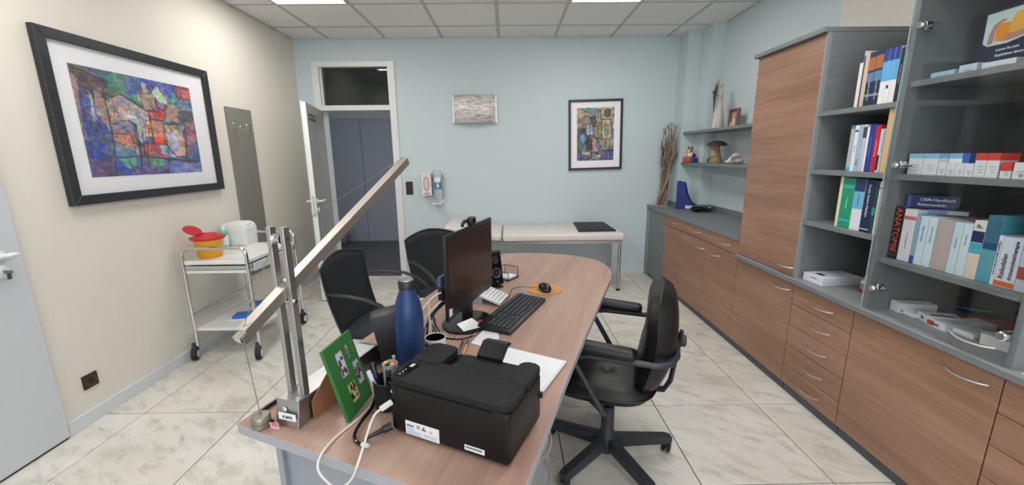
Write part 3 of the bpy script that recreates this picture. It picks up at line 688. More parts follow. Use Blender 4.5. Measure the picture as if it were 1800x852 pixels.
# ================================================================== PICTURES AND THINGS ON THE WALLS
def homog(src):
    """map unit square (u right, v down) to the four corners TL TR BR BL"""
    dst = src; A = []; B = []
    for (u, v), (x, y) in zip([(0, 0), (1, 0), (1, 1), (0, 1)], dst):
        A.append([u, v, 1, 0, 0, 0, -u*x, -v*x]); B.append(x); A.append([0, 0, 0, u, v, 1, -u*y, -v*y]); B.append(y)
    h = np.linalg.solve(np.array(A, float), np.array(B, float)); return np.append(h, 1).reshape(3, 3)
def painting(name, parent, corners, wd, ht, nx, ny, base, polys, lines, m, seed=3, warp=6.):
    """a canvas whose vertices carry the paint: patches and dark outlines laid in a sketch's own coordinates"""
    rng = np.random.default_rng(seed)
    U, V = np.meshgrid(np.linspace(0, 1, nx), np.linspace(0, 1, ny)); H = homog(corners)
    w_ = H[2, 0]*U+H[2, 1]*V+H[2, 2]; X = (H[0, 0]*U+H[0, 1]*V+H[0, 2])/w_; Y = (H[1, 0]*U+H[1, 1]*V+H[1, 2])/w_
    def smooth(k):
        g = rng.standard_normal((k, k)); xi = U*(k-1); yi = V*(k-1); x0 = np.minimum(xi.astype(int), k-2); y0 = np.minimum(yi.astype(int), k-2)
        fx = xi-x0; fy = yi-y0; fx = fx*fx*(3-2*fx); fy = fy*fy*(3-2*fy)
        return (g[y0, x0]*(1-fx)+g[y0, x0+1]*fx)*(1-fy)+(g[y0+1, x0]*(1-fx)+g[y0+1, x0+1]*fx)*fy
    Xw = X+warp*smooth(14)+warp*.5*smooth(34); Yw = Y+warp*smooth(14)+warp*.5*smooth(34)
    col = np.empty((ny, nx, 3)); col[:] = lin(base)[:3]
    for pts, c in polys:
        ins = np.zeros((ny, nx), bool); n = len(pts)
        for i in range(n):
            (x0, y0), (x1, y1) = pts[i], pts[(i+1) % n]
            if y0 == y1: continue
            ins ^= ((y0 > Yw) != (y1 > Yw)) & (Xw < (x1-x0)*(Yw-y0)/(y1-y0)+x0)
        col[ins] = lin(c)[:3]
    # blotchy brushwork
    tone = 1.05+.20*smooth(16)+.20*smooth(40)+.20*smooth(75)+.12*smooth(110)
    hue = np.stack([1+.20*smooth(24), 1+.10*smooth(30), 1+.20*smooth(20)], -1); wash = np.clip(.22+.16*smooth(12)+.14*smooth(50), 0, .6)[..., None]; grey = np.array(lin('#a59c98')[:3]); col = col*(1-wash)+grey*wash*(.4+.6*col.mean(-1, keepdims=True)/.25).clip(.25, 1.1)
    col = col*np.clip(tone, .35, 1.8)[..., None]*np.clip(hue, .6, 1.5)
    Xl = X+warp*.35*smooth(30); Yl = Y+warp*.35*smooth(30)
    for pts, wdt in lines:
        for (x0, y0), (x1, y1) in zip(pts, pts[1:]):
            dx, dy = x1-x0, y1-y0; L = dx*dx+dy*dy+1e-6
            t = np.clip(((Xl-x0)*dx+(Yl-y0)*dy)/L, 0, 1); d = np.hypot(Xl-x0-t*dx, Yl-y0-t*dy)
            a = np.clip(1.3-d/wdt, 0, 1)[..., None]*.85
            col = col*(1-a)+np.array([.006, .007, .014])*a
    col = np.clip(col, 0, 1)
    # vertices: u -> local x, v -> -local z
    verts = np.stack([(U-.5)*wd, np.zeros_like(U), (.5-V)*ht], -1).reshape(-1, 3)
    idx = np.arange(nx*ny).reshape(ny, nx)
    faces = np.stack([idx[:-1, :-1], idx[1:, :-1], idx[1:, 1:], idx[:-1, 1:]], -1).reshape(-1, 4)
    me = bpy.data.meshes.new(name); me.vertices.add(len(verts)); me.vertices.foreach_set('co', verts.ravel())
    me.loops.add(faces.size); me.loops.foreach_set('vertex_index', faces.ravel())
    me.polygons.add(len(faces)); me.polygons.foreach_set('loop_start', np.arange(len(faces))*4)
    me.update(calc_edges=True)
    at = me.attributes.new('paint', 'FLOAT_COLOR', 'POINT')
    at.data.foreach_set('color', np.concatenate([col.reshape(-1, 3), np.ones((nx*ny, 1))], 1).ravel())
    me.materials.append(m); o = bpy.data.objects.new(name, me); C.objects.link(o); o.parent = parent
    return o
mp_ = bpy.data.materials.new('paint_layer'); mp_.use_nodes = True
_a = mp_.node_tree.nodes.new('ShaderNodeAttribute'); _a.attribute_name = 'paint'
mp_.node_tree.links.new(_a.outputs['Color'], mp_.node_tree.nodes['Principled BSDF'].inputs['Base Color'])
mp_.node_tree.nodes['Principled BSDF'].inputs['Roughness'].default_value = .5
m_frame = mat('frame_black_wood', '#26272b', .4)
m_mat = mat('passepartout_white', '#ecebef', .9)
def frame(parent, wd, ht, fw, dp, m):
    """four mitred mouldings in local xz, front towards -y"""
    X, Z = wd/2, ht/2; x, z = X-fw, Z-fw
    for pts in ([(-X, Z), (X, Z), (x, z), (-x, z)], [(-X, -Z), (-x, -z), (x, -z), (X, -Z)], [(-X, -Z), (-X, Z), (-x, z), (-x, -z)], [(X, -Z), (x, -z), (x, z), (X, Z)]):
        MB().prism(pts, 0, dp, m=Matrix(((1, 0, 0, 0), (0, 0, -1, 0), (0, 1, 0, 0), (0, 0, 0, 1))), bevel=.002, seg=1).build('moulding', m, parent)
# large painting on the left wall; local x runs away from the camera, front faces the room
t = thing('picture', 'large black framed abstract painting of red and blue houses on the cream wall', 'picture', (LX+.004, 2.795, 1.655), R(90))
frame(t, 1.19, .905, .052, .032, m_frame)
MB().box(-.555, .555, -.012, -.002, -.41, .41).build('mat_board', m_mat, t)
PL = [([(72,75),(160,110),(320,190),(300,300),(350,600),(200,800),(60,60)], '#4b3a40'),
 ([(215,110),(500,160),(520,340),(400,270),(310,280),(330,200)], '#2f8560'), ([(180,100),(330,130),(420,300),(330,200)], '#2d6a70'), ([(420,150),(560,180),(520,270),(440,280)], '#3c5f9a'),
 ([(560,170),(760,215),(760,300),(700,330),(600,230),(560,260)], '#2a45b4'), ([(740,215),(850,230),(850,310),(760,300)], '#8e2530'), ([(790,240),(835,240),(845,305),(800,300)], '#cc2a28'),
 ([(80,140),(130,170),(190,560),(160,560)], '#977767'), ([(130,230),(230,300),(340,520),(355,660),(180,680)], '#1f3f9b'), ([(150,330),(230,360),(300,560),(220,640)], '#17307e'), ([(185,240),(215,280),(240,420),(220,440)], '#8ea7cf'),
 ([(230,240),(300,240),(330,520),(240,360)], '#a0826f'), ([(230,200),(310,200),(310,300),(240,250)], '#69433c'),
 ([(310,300),(400,275),(570,380),(580,460),(520,470),(480,440),(380,450),(330,460)], '#b89d8b'), ([(340,300),(430,290),(470,340),(380,360)], '#8489ac'), ([(440,380),(570,400),(560,470),(540,580),(500,560),(490,450),(430,430)], '#b9c3d8'),
 ([(330,450),(480,440),(490,540),(360,540)], '#7f7ea8'), ([(340,500),(430,500),(420,580),(350,570)], '#9b6f7f'), ([(350,520),(480,520),(500,650),(440,640),(370,590)], '#c97f5a'), ([(355,560),(440,600),(510,660),(370,680)], '#2f6f9a'),
 ([(500,260),(600,265),(620,370),(540,360)], '#b98d78'), ([(540,190),(570,200),(575,265),(550,262)], '#a9a8b0'), ([(590,260),(630,215),(705,320),(660,370)], '#b4c6b4'), ([(620,300),(690,330),(690,380),(640,370)], '#79627a'), ([(712,255),(748,262),(745,330),(715,325)], '#3f9583'),
 ([(690,330),(770,340),(760,450),(670,440)], '#b38f7a'), ([(760,300),(840,305),(850,390),(770,380)], '#5a7a9a'), ([(775,380),(845,385),(850,450),(780,450)], '#38404a'),
 ([(570,370),(670,380),(660,430),(590,430)], '#c83a2c'), ([(590,430),(660,440),(680,580),(600,580)], '#dd7a48'), ([(600,540),(680,540),(685,585),(600,590)], '#d03020'), ([(540,430),(590,440),(590,540),(545,530)], '#e0a860'),
 ([(545,580),(640,590),(735,665),(620,660),(530,640)], '#c02a22'), ([(640,590),(700,600),(740,670),(660,650)], '#9fb0dc'), ([(670,460),(790,465),(800,660),(740,660),(690,580)], '#d0ab82'), ([(690,500),(740,520),(760,640),(730,650)], '#a9b4e0'), ([(720,465),(800,470),(780,540)], '#7d9484'),
 ([(800,450),(860,450),(870,560),(850,600),(810,640)], '#995a68'), ([(845,560),(890,590),(895,690),(830,690)], '#3a4f9a'),
 ([(190,680),(900,690),(905,760),(200,795)], '#31499a'), ([(200,700),(340,680),(350,790),(205,795)], '#5a4270'), ([(370,680),(480,670),(480,740),(440,740)], '#3f9a86'), ([(560,670),(660,670),(660,720),(600,730)], '#3f9f80'), ([(450,740),(690,720),(690,765),(450,780)], '#5a4486'), ([(700,690),(900,690),(900,755),(690,765)], '#4269b8')]
LN = [([(80,90),(310,190),(312,225),(290,235),(300,300),(345,560),(350,670)], 5), ([(130,180),(180,480),(215,680)], 3), ([(300,265),(345,290),(400,272),(480,320),(560,375),(640,380)], 5), ([(500,265),(520,262),(540,350)], 4), ([(590,262),(630,215),(700,320),(670,375),(625,355),(620,290)], 4),
 ([(510,262),(595,266)], 4), ([(548,200),(575,205),(578,262)], 3), ([(335,452),(375,455),(400,440),(450,437),(490,470),(498,560)], 5), ([(350,520),(460,520),(480,640)], 4), ([(355,500),(420,480),(440,520)], 3), ([(500,560),(520,660),(515,740)], 6), ([(530,500),(540,660)], 5), ([(572,380),(580,430),(600,580),(680,585),(740,660)], 4), ([(660,440),(672,580)], 4), ([(590,430),(665,435)], 4),
 ([(545,580),(500,590),(470,570)], 4), ([(670,460),(800,465)], 4), ([(760,380),(845,380)], 4), ([(770,300),(840,306)], 3), ([(715,255),(748,262),(745,345)], 3), ([(800,470),(810,640)], 4), ([(350,672),(520,660),(700,680),(890,690)], 5), ([(560,570),(560,730)], 4), ([(350,690),(360,790)], 4), ([(440,690),(480,770)], 4), ([(220,680),(330,670)], 3), ([(690,470),(720,500),(700,520)], 3), ([(355,370),(380,368),(382,410),(358,412),(355,370)], 3), ([(540,460),(570,470),(572,520)], 4), ([(800,640),(810,700),(870,695)], 4), ([(690,690),(690,760)], 3)]
o = painting('canvas', t, [(72, 75), (832, 232), (903, 757), (200, 795)], .848, .606, 230, 165, '#4a5580', PL, LN, mp_)
o.location = (-.024, -.0135, -.004)
MB().box(-.545, .545, -.0165, -.0150, -.40, .40).build('glazing', m_glazing, t)
# smaller painting on the blue wall
t = thing('picture', 'small black framed upright painting of a village street on the pale blue wall', 'picture', (1.022, BY-.003, 1.668), 0)
t.rotation_euler = (0, R(-1.2), 0)
frame(t, .622, .79, .026, .025, m_frame)
MB().box(-.288, .288, -.010, -.002, -.372, .372).build('mat_board', m_mat, t)
P2 = [([(190,170),(260,170),(350,240),(350,330),(195,370)], '#a8956a'), ([(250,170),(355,165),(350,235)], '#3f93ae'), ([(200,310),(280,240),(345,270),(345,330),(215,370)], '#6d6f5c'), ([(195,360),(300,330),(350,350),(350,400),(200,400)], '#a89058'),
 ([(355,165),(565,160),(560,290),(400,290),(360,320)], '#a69a6c'), ([(375,190),(430,190),(432,280),(385,285)], '#7f9080'), ([(470,180),(530,180),(525,265),(475,270)], '#6c6258'), ([(330,250),(380,255),(385,330),(335,325)], '#3a4038'),
 ([(440,300),(535,290),(545,320),(530,480),(445,480)], '#b5ac83'), ([(525,300),(565,310),(562,480),(530,480)], '#5a6f86'), ([(540,290),(568,290),(566,400),(545,370)], '#c0a86a'),
 ([(275,350),(355,345),(360,440),(290,440)], '#8fa3bd'), ([(195,370),(275,370),(290,460),(200,470)], '#3d4658'), ([(365,340),(440,310),(440,480),(370,460)], '#8a7b52'), ([(235,430),(275,425),(270,560),(240,555)], '#4b74ae'),
 ([(200,470),(240,460),(240,620),(200,630)], '#4a5c38'), ([(290,450),(330,430),(350,560),(300,650),(280,560)], '#232823'), ([(350,470),(390,480),(395,620),(350,650)], '#b6978c'), ([(355,520),(400,500),(380,570)], '#c2584a'), ([(400,510),(440,500),(430,640),(395,650)], '#5b6ea6'),
 ([(445,490),(560,480),(555,570),(440,580)], '#8f8e76'), ([(195,620),(560,600),(558,690),(195,705)], '#4a4c84'), ([(250,610),(330,610),(320,650),(240,650)], '#b7b49a'), ([(460,600),(560,570),(560,690),(470,690)], '#2c4b86'), ([(340,640),(430,640),(420,680),(350,680)], '#a8a184')]
L2 = [([(240,180),(300,215),(350,240)], 4), ([(200,315),(285,245),(345,280)], 4), ([(210,370),(300,330),(360,350)], 5), ([(370,170),(372,250),(340,260),(345,330),(430,320)], 5), ([(400,200),(400,280)], 4), ([(425,190),(430,285),(470,280),(545,285)], 5), ([(480,190),(525,185),(520,250),(485,260),(480,190)], 5), ([(350,345),(360,470),(450,480)], 5), ([(440,310),(445,480),(530,480)], 4), ([(470,345),(505,345),(505,440),(475,440),(470,345)], 4), ([(487,350),(490,435)], 3), ([(305,360),(330,360),(330,410),(308,410)], 4), ([(280,350),(290,440)], 4), ([(365,350),(400,350),(405,440)], 4), ([(240,430),(275,425),(280,520),(245,560)], 5), ([(300,430),(300,660)], 3), ([(200,470),(235,440)], 4), ([(210,600),(240,640),(330,660)], 5), ([(350,480),(330,560),(345,650),(420,670)], 5), ([(400,500),(430,560),(400,640)], 5), ([(450,500),(470,560),(560,560)], 4), ([(480,500),(480,570)], 4), ([(520,500),(520,570)], 4), ([(440,600),(560,590)], 4), ([(200,680),(560,680)], 4), ([(490,600),(490,690)], 4), ([(530,590),(530,680)], 4), ([(415,340),(440,345),(440,460)], 4), ([(530,300),(560,400)], 4), ([(200,400),(280,395)], 4), ([(380,180),(430,200)], 4), ([(350,580),(380,620)], 5)]
o = painting('canvas', t, [(192, 172), (567, 160), (558, 690), (195, 705)], .428, .592, 130, 180, '#6a6a52', P2, L2, mp_, seed=9, warp=5)
o.location = (0, -.0115, .008)
# curved metal wall light
t = thing('wall_light', 'small curved metal wall light with scratched silver pattern on the blue wall', 'wall light', (-.367, BY, 1.966), 0)
rows = []
for z in np.linspace(-.15, .15, 3):
    rows.append([(x, -.025-.055*math.cos(x/.245*math.pi/2), z) for x in np.linspace(-.243, .243, 25)])
m = bpy.data.materials.new('scratched_silver'); m.use_nodes = True; nt = m.node_tree; bb_ = nt.nodes['Principled BSDF']
bb_.inputs['Roughness'].default_value = .45; bb_.inputs['Metallic'].default_value = .1
g_ = nt.nodes.new('ShaderNodeTexCoord'); mp = nt.nodes.new('ShaderNodeMapping'); mp.inputs['Scale'].default_value = (9, 1, 95)
nt.links.new(g_.outputs['Object'], mp.inputs[0]); n_ = nt.nodes.new('ShaderNodeTexNoise'); n_.inputs['Scale'].default_value = 1.3; n_.inputs['Detail'].default_value = 4; n_.inputs['Distortion'].default_value = 1.2
nt.links.new(mp.outputs[0], n_.inputs['Vector']); r_ = nt.nodes.new('ShaderNodeValToRGB'); r_.color_ramp.elements[0].position = .40; r_.color_ramp.elements[0].color = lin('#9c9494'); r_.color_ramp.elements[1].position = .55; r_.color_ramp.elements[1].color = lin('#ece4e0')
nt.links.new(n_.outputs[0], r_.inputs[0]); nt.links.new(r_.outputs[0], bb_.inputs['Base Color'])
MB().grid(rows).build('shade', m, t, smooth=True, solid=.0015)
for z in (-.148, .148):
    b = MB(); b.tube([(x, -.027-.055*math.cos(x/.245*math.pi/2), z) for x in np.linspace(-.243, .243, 25)], .007, 6, flat=.5); b.build('rim', m_chrome if 0 else mat('silver_rim', '#d6d6d2', .35, .4), t, smooth=True)
for s in (-1, 1): MB().box(s*.243-.008, s*.243+.008, -.032, -.004, -.153, .153).build('end_strip', mat('silver_rim'), t)
MB().box(-.08, .08, -.02, 0, -.06, .06).build('wall_plate', m_whitep, t)
# coat rack panel
t = thing('coat_rack', 'tall narrow grey panel with two steel coat hooks on the cream wall', 'coat rack', (LX, 3.745, 0), 0)
MB().box(0, .018, -.168, .17, .40, 1.87, bevel=.001, seg=1).build('panel', mat('panel_taupe_grey', '#7b7a74', .5), t)
for y in (-.10, .083):
    b = MB(); b.box(.018, .022, y-.012, y+.012, 1.66, 1.745, bevel=.001, seg=1)
    b.tube([(.02, y, 1.69), (.05, y, 1.682), (.066, y, 1.69), (.07, y, 1.71)], .006, 8); b.ball((.07, y, 1.712), .009)
    b.tube([(.02, y, 1.725), (.04, y, 1.735)], .005, 8)
    b.build('hook', m_chrome, t, smooth=True)
# sockets
m_brown = mat('socket_brown', '#2e1a12', .3); m_brown2 = mat('socket_dark', '#170e0b', .4)
t = thing('socket', 'dark brown single wall socket low on the cream wall above the skirting', 'socket', (LX, 2.097, .237), 0)
MB().box(0, .010, -.041, .041, -.040, .040, bevel=.004).build('plate', m_brown, t)
b = MB().lathe([(.028, .010), (.030, .012), (.026, .012), (.024, .003)], seg=8, cap=(False, True), m=Matrix.Rotation(R(90), 4, 'Y')); b.build('insert', mat('socket_amber', '#6b431c', .4), t)
MB().lathe([(.021, .0), (.021, .0125)], seg=18, m=Matrix.Rotation(R(90), 4, 'Y')).build('outlet', m_brown2, t, smooth=True)
t = thing('socket', 'dark brown double wall socket between the doorway and the soap dispenser', 'socket', (-1.167, BY, 1.079), 0)
MB().box(-.041, .041, -.010, 0, -.077, .077, bevel=.004).build('plate', m_brown, t)
for z in (-.036, .036):
    MB().lathe([(.030, 0), (.030, .0115), (.024, .0115), (.022, .003)], seg=20, cap=(True, True), m=Matrix.Translation((0, 0, z)) @ Matrix.Rotation(R(90), 4, 'X')).build('outlet', m_brown2, t, smooth=True)
MB().box(-.03, .03, -.0125, -.01, -.002, .002).build('divider', mat('socket_amber'), t)
# dispensers
t = thing('tissue_box', 'white tissue box with a pink oval opening in a wire holder on the blue wall', 'tissue box', (-.948, BY, 1.126), 0)
MB().box(-.058, .058, -.09, -.004, -.125, .125, bevel=.002, seg=1).build('carton', mat('carton_white', '#d9d3d6', .6), t)
MB().lathe([(1, 0), (1, .0015)], seg=28, m=Matrix.Translation((0, -.09, .005)) @ Matrix.Diagonal((.034, 1, .082, 1)) @ Matrix.Rotation(R(90), 4, 'X')).build('oval_rim', mat('oval_brown', '#7d5a62', .6), t)
MB().lathe([(1, 0), (1, .003)], seg=28, m=Matrix.Translation((0, -.09, .005)) @ Matrix.Diagonal((.027, 1, .073, 1)) @ Matrix.Rotation(R(90), 4, 'X')).build('tissue', mat('tissue_skin', '#d8bfb4', .8), t)
b = MB()
for k in range(4): b.box(-.026+k*.014, -.015+k*.014, -.0908, -.0898, -.116, -.098)
b.build('print', mat('print_pinkred', '#b0505a', .6), t)
b = MB(); b.tube([(-.061, -.094, .127), (.061, -.094, .127), (.061, -.002, .127), (-.061, -.002, .127)], .002, 6, closed=True); b.tube([(-.061, -.094, -.127), (.061, -.094, -.127), (.061, -.002, -.127), (-.061, -.002, -.127)], .002, 6, closed=True); b.build('wire_holder', m_steel, t, smooth=True)
t = thing('soap_dispenser', 'hand disinfectant bottle with blue label in a steel wall dispenser', 'dispenser', (-.818, BY, 1.105), 0)
b = MB(); b.box(-.045, .045, -.004, 0, -.16, .13)
for s in (-1, 1): b.box(s*.047-.003, s*.047+.003, -.075, 0, -.15, .13)
b.build('bracket', m_steel, t)
b = MB(); b.tube([(-.05, -.07, .10), (-.05, -.085, .175), (.05, -.085, .175), (.05, -.07, .10)], .005, 8); b.build('lever', m_steel, t, smooth=True)
MB().box(-.038, .038, -.082, -.008, -.035, .10, bevel=.008).build('bottle', mat('bottle_blue', '#4d87a6', .3), t)
MB().box(-.036, .036, -.0835, -.082, .045, .10, bevel=.0005, seg=1).build('bottle_shoulder', m_whitep, t)
MB().box(-.034, .034, -.0845, -.082, -.03, .04, bevel=.0005, seg=1).build('bottle_label', mat('label_blue', '#2e6f94', .4), t)
MB().lathe([(1, 0), (1, .001)], seg=20, m=Matrix.Translation((0, -.0845, .006)) @ Matrix.Diagonal((.018, 1, .013, 1)) @ Matrix.Rotation(R(90), 4, 'X')).build('label_emblem', m_whitep, t)
b = MB()
for z, w_ in ((.026, .02), (.034, .016), (-.014, .022), (-.021, .018)): b.box(-w_, w_, -.0852, -.0844, z-.0015, z+.0015)
b.build('label_print', m_whitep, t)
b = MB().box(-.07, .045, -.12, 0, -.212, -.198, bevel=.004); b.tube([(-.045, -.02, -.15), (-.045, -.02, -.2)], .003, 6); b.tube([(.045, -.02, -.15), (.045, -.02, -.2)], .003, 6)
b.build('drip_tray', m_whitep, t)

# ================================================================== EXAMINATION COUCH
t = thing('examination_couch', 'white padded examination couch on a steel frame along the pale blue wall', 'couch', (.3, 4.52, 0), 0)
m_pad = mat('pad_white_vinyl', '#d9d2d0', .5, bump=.1, bscale=40)
b = MB().box(-.36, .922, -.335, .325, .560, .632, bevel=.016, seg=3); b.build('cushion', m_pad, t, smooth=True)
M_ = Matrix.Translation((-.37, 0, .63)) @ Matrix.Rotation(R(10.5), 4, 'Y')
MB().box(-.60, 0, -.335, .325, -.070, 0, bevel=.016, seg=3, m=M_).build('head_cushion', m_pad, t, smooth=True)
MB().box(-.60, .92, -.336, .326, .634, .637, bevel=.001, seg=1).build('paper_cover', m_pad, t) if 0 else None
b = MB()
for y in (-.315, .305): b.box(-.96, .90, y-.014, y+.014, .530, .558)
for x in (-.95, -.36, .885): b.box(x-.014, x+.014, -.3, .3, .530, .558)
b.build('frame', m_steel, t)
for x in (-.94, .882):
    for y in (-.305, .112 if x > 0 else .29):
        b = MB(); b.tube([(x, y, .02), (x, y, .54)], .0175, 14); o = b.build('leg', m_steel, t, smooth=True)
        MB().lathe([(.022, 0), (.022, .02), (.018, .024)], c=(x, y, 0), seg=14).build('foot', m_rubber, o, smooth=True)
b = MB(); b.tube([(-.6, .0, .54), (-.75, 0, .66)], .01, 8); b.tube([(-.36, -.33, .55), (-.37, -.335, .60)], .012, 8); b.build('head_support', m_steel, t, smooth=True)
t = tag(MB().prism([(-.165, .31), (.20, .31), (.21, -.24), (-.20, -.26)], 0, .018, bevel=.006, seg=2).build('seat_cushion', mat('cushion_black_green', '#1e2323', .6, bump=.2, bscale=300), smooth=True), 'flat black cushion lying on the right end of the white examination couch', 'cushion')
t.location = (.955, 4.56, .633)
t = thing('wall_box', 'white box on the wall just above the head end of the couch', 'box', (-.53, 4.80, .80)) if 0 else None
# ================================================================== TROLLEY
t = thing('trolley', 'white two shelf medical trolley with chrome tube frame on castors against the cream wall', 'trolley', (-2.05, 3.11, 0), 0)
b = MB()
x0, x1, y0, y1 = -.235, .215, -.325, .325
MB().box(x0+.008, x1-.008, y0, y1, .716, .742, bevel=.003, seg=1).build('top_tray', m_white, t)
MB().box(x0+.012, x1-.012, y0+.004, y1-.004, .652, .676, bevel=.002, seg=1).build('drawer_tray', m_white, t)
MB().box(x0+.008, x1-.008, y0-.004, y1+.004, .680, .708, bevel=.004, seg=2).build('cross_rail', m_chrome, t)
MB().box(x0+.006, x1-.006, y0+.01, y1-.01, .215, .238, bevel=.004, seg=1).build('lower_shelf', m_white, t)
d_ = MB().box(x1-.006, x1+.008, -.26, .26, .652, .708, bevel=.002, seg=1).build('side_drawer', mat('trolley_drawer', '#c9cdd2', .4), t)
for y in (y0, y1):
    s = -1 if y < 0 else 1
    b = MB(); pts = [(x0, y, .11), (x0, y, .78)]
    for k in range(6): a = k/5*math.pi/2; pts.append((x0+.05-.05*math.cos(a), y, .785+.05*math.sin(a)))
    for k in range(6): a = k/5*math.pi/2; pts.append((x1-.05+.05*math.sin(a), y, .785+.05*math.cos(a)))
    pts += [(x1, y, .78), (x1, y, .11)]
    b.tube(pts, .0125, 12); b.build('tube_frame', m_chrome, t, smooth=True)
b = MB(); b.tube([(x0, y0, .345), (x0, y1, .345)], .008, 10); b.build('side_rail', m_chrome, t, smooth=True)
for x, y, a in ((x0-.02, y0-.01, 80), (x1-.008, y0-.012, 80), (x0, y1, 60), (x1, y1-.01, 60)):
    w_ = thing('castor', None, None, (x, y, 0), R(a-60)); w_.parent = t
    Mx = Matrix.Translation((0, 0, .048)) @ Matrix.Rotation(R(90), 4, 'Y')
    MB().lathe([(.034, -.019), (.047, -.015), (.048, 0), (.047, .015), (.034, .019)], seg=26, m=Mx).build('wheel', m_rubber, w_, smooth=True)
    MB().lathe([(.026, -.021), (.027, .021)], seg=20, m=Mx).build('hub', mat('hub_white', '#cfd0cf', .4), w_, smooth=True)
    b = MB(); b.box(-.016, .016, -.02, .02, .085, .105, bevel=.004, seg=1); b.tube([(0, 0, .10), (0, 0, .13)], .013, 10); b.build('fork', m_dgrey, w_)
t = thing('sharps_container', 'yellow sharps container with an open red lid on the front corner of the trolley', 'sharps container', (-2.185, 2.925, .7425), R(20))
MB().lathe([(.070, 0), (.074, .004), (.092, .135), (.096, .14)], seg=32).build('bucket', mat('sharps_yellow', '#e3a11c', .4), t, smooth=True)
m_red = mat('sharps_red', '#b5202a', .35)
MB().lathe([(.098, .132), (.110, .140), (.111, .150), (.094, .158), (.055, .170), (.05, .172)], seg=32).build('lid', m_red, t, smooth=True)
b = MB(); b.box(-.03, .05, -.004, .03, .165, .178, bevel=.004)
b.build('lid_collar', m_red, t, smooth=True)
b = MB(); b.lathe([(.052, 0), (.058, .004), (.058, .014), (.05, .02), (.02, .018)], seg=24, m=Matrix.Translation((-.082, -.02, .195)) @ Matrix.Rotation(R(28), 4, 'Y') @ Matrix.Rotation(R(12), 4, 'X'))
b.box(-.06, -.03, -.012, .012, .160, .185, bevel=.003); b.build('flap_lid', m_red, t, smooth=True)
MB().box(.05, .075, -.07, -.055, .012, .020).build('mark', m_brown2, t) if 0 else None
t = thing('spray_bottle', 'small turquoise bottle with white label and cap beside the white box on the trolley', 'bottle', (-2.29, 3.24, .7425), R(-30))
MB().lathe([(.029, 0), (.031, .004), (.031, .112), (.026, .128), (.014, .136)], seg=24).build('bottle', mat('turquoise_plastic', '#3fb8a4', .25), t, smooth=True)
MB().lathe([(.0315, .018), (.0318, .019), (.0318, .098), (.0315, .1)], seg=24, cap=(False, False)).build('label', mat('label_pale', '#c8e4de', .5), t, smooth=True)
MB().lathe([(.014, .136), (.015, .138), (.013, .160), (.006, .172)], seg=18).build('cap', m_whitep, t, smooth=True)
b = MB(); b.box(-.003, .010, -.0325, -.0315, .075, .09); b.box(.0, .016, -.0325, -.0315, .06, .066); b.build('print', m_ink, t)
t = thing('wipes_dispenser', 'white rounded plastic dispenser box at the far end of the trolley top', 'dispenser', (-2.235, 3.355, .7425), 0)
pf = [(-.105, 0), (.095, 0), (.10, .03), (.098, .13)]
for k in range(7): a = k/6*math.pi/2; pf.append((.045+.053*math.cos(a), .145+.045*math.sin(a)))
for k in range(7): a = k/6*math.pi/2; pf.append((-.05-.055*math.sin(a), .145+.045*math.cos(a)))
pf.append((-.105, .10))
MB().prism(pf, -.075, .075, m=Matrix(((1, 0, 0, 0), (0, 0, 1, 0), (0, 1, 0, 0), (0, 0, 0, 1))), bevel=.008, seg=3).build('housing', m_whitep, t, smooth=True)
b = MB(); b.tube([(.097, -.05, .125), (.101, 0, .122), (.097, .05, .125)], .0025, 6); b.build('lid_seam', m_grid, t)
b = MB()
for q in ((.085, -.035, .172), (.092, -.02, .16), (.088, .01, .172)): b.ball(q, .005)
b.build('key_slot', m_dgrey, t, smooth=True)
for k, (x, y, a, w_, l) in enumerate(((-2.04, 3.00, 10, .085, 'front'), (-2.09, 3.26, 25, .07, 'rear'))):
    t = thing('wipes_pack', f'blue and white pack lying on the lower trolley shelf, {l} one of the two', 'pack', (x, y, .2385), R(a), 'blue packs on the lower trolley shelf')
    MB().box(-w_-.03, w_, -w_*.75, w_*.75, 0, .008, bevel=.003, seg=1).build('wrapper', m_whitep, t)
    MB().box(-w_, w_-.01, -w_*.62, w_*.6, .008, .032, bevel=.010, seg=3).build('pack', mat('pack_blue', '#1f67c2', .35), t, smooth=True)
    MB().box(-.01, .03, -w_*.3, w_*.25, .0322, .034, bevel=.0005, seg=1).build('flap', mat('pack_teal', '#1d8494', .35), t)

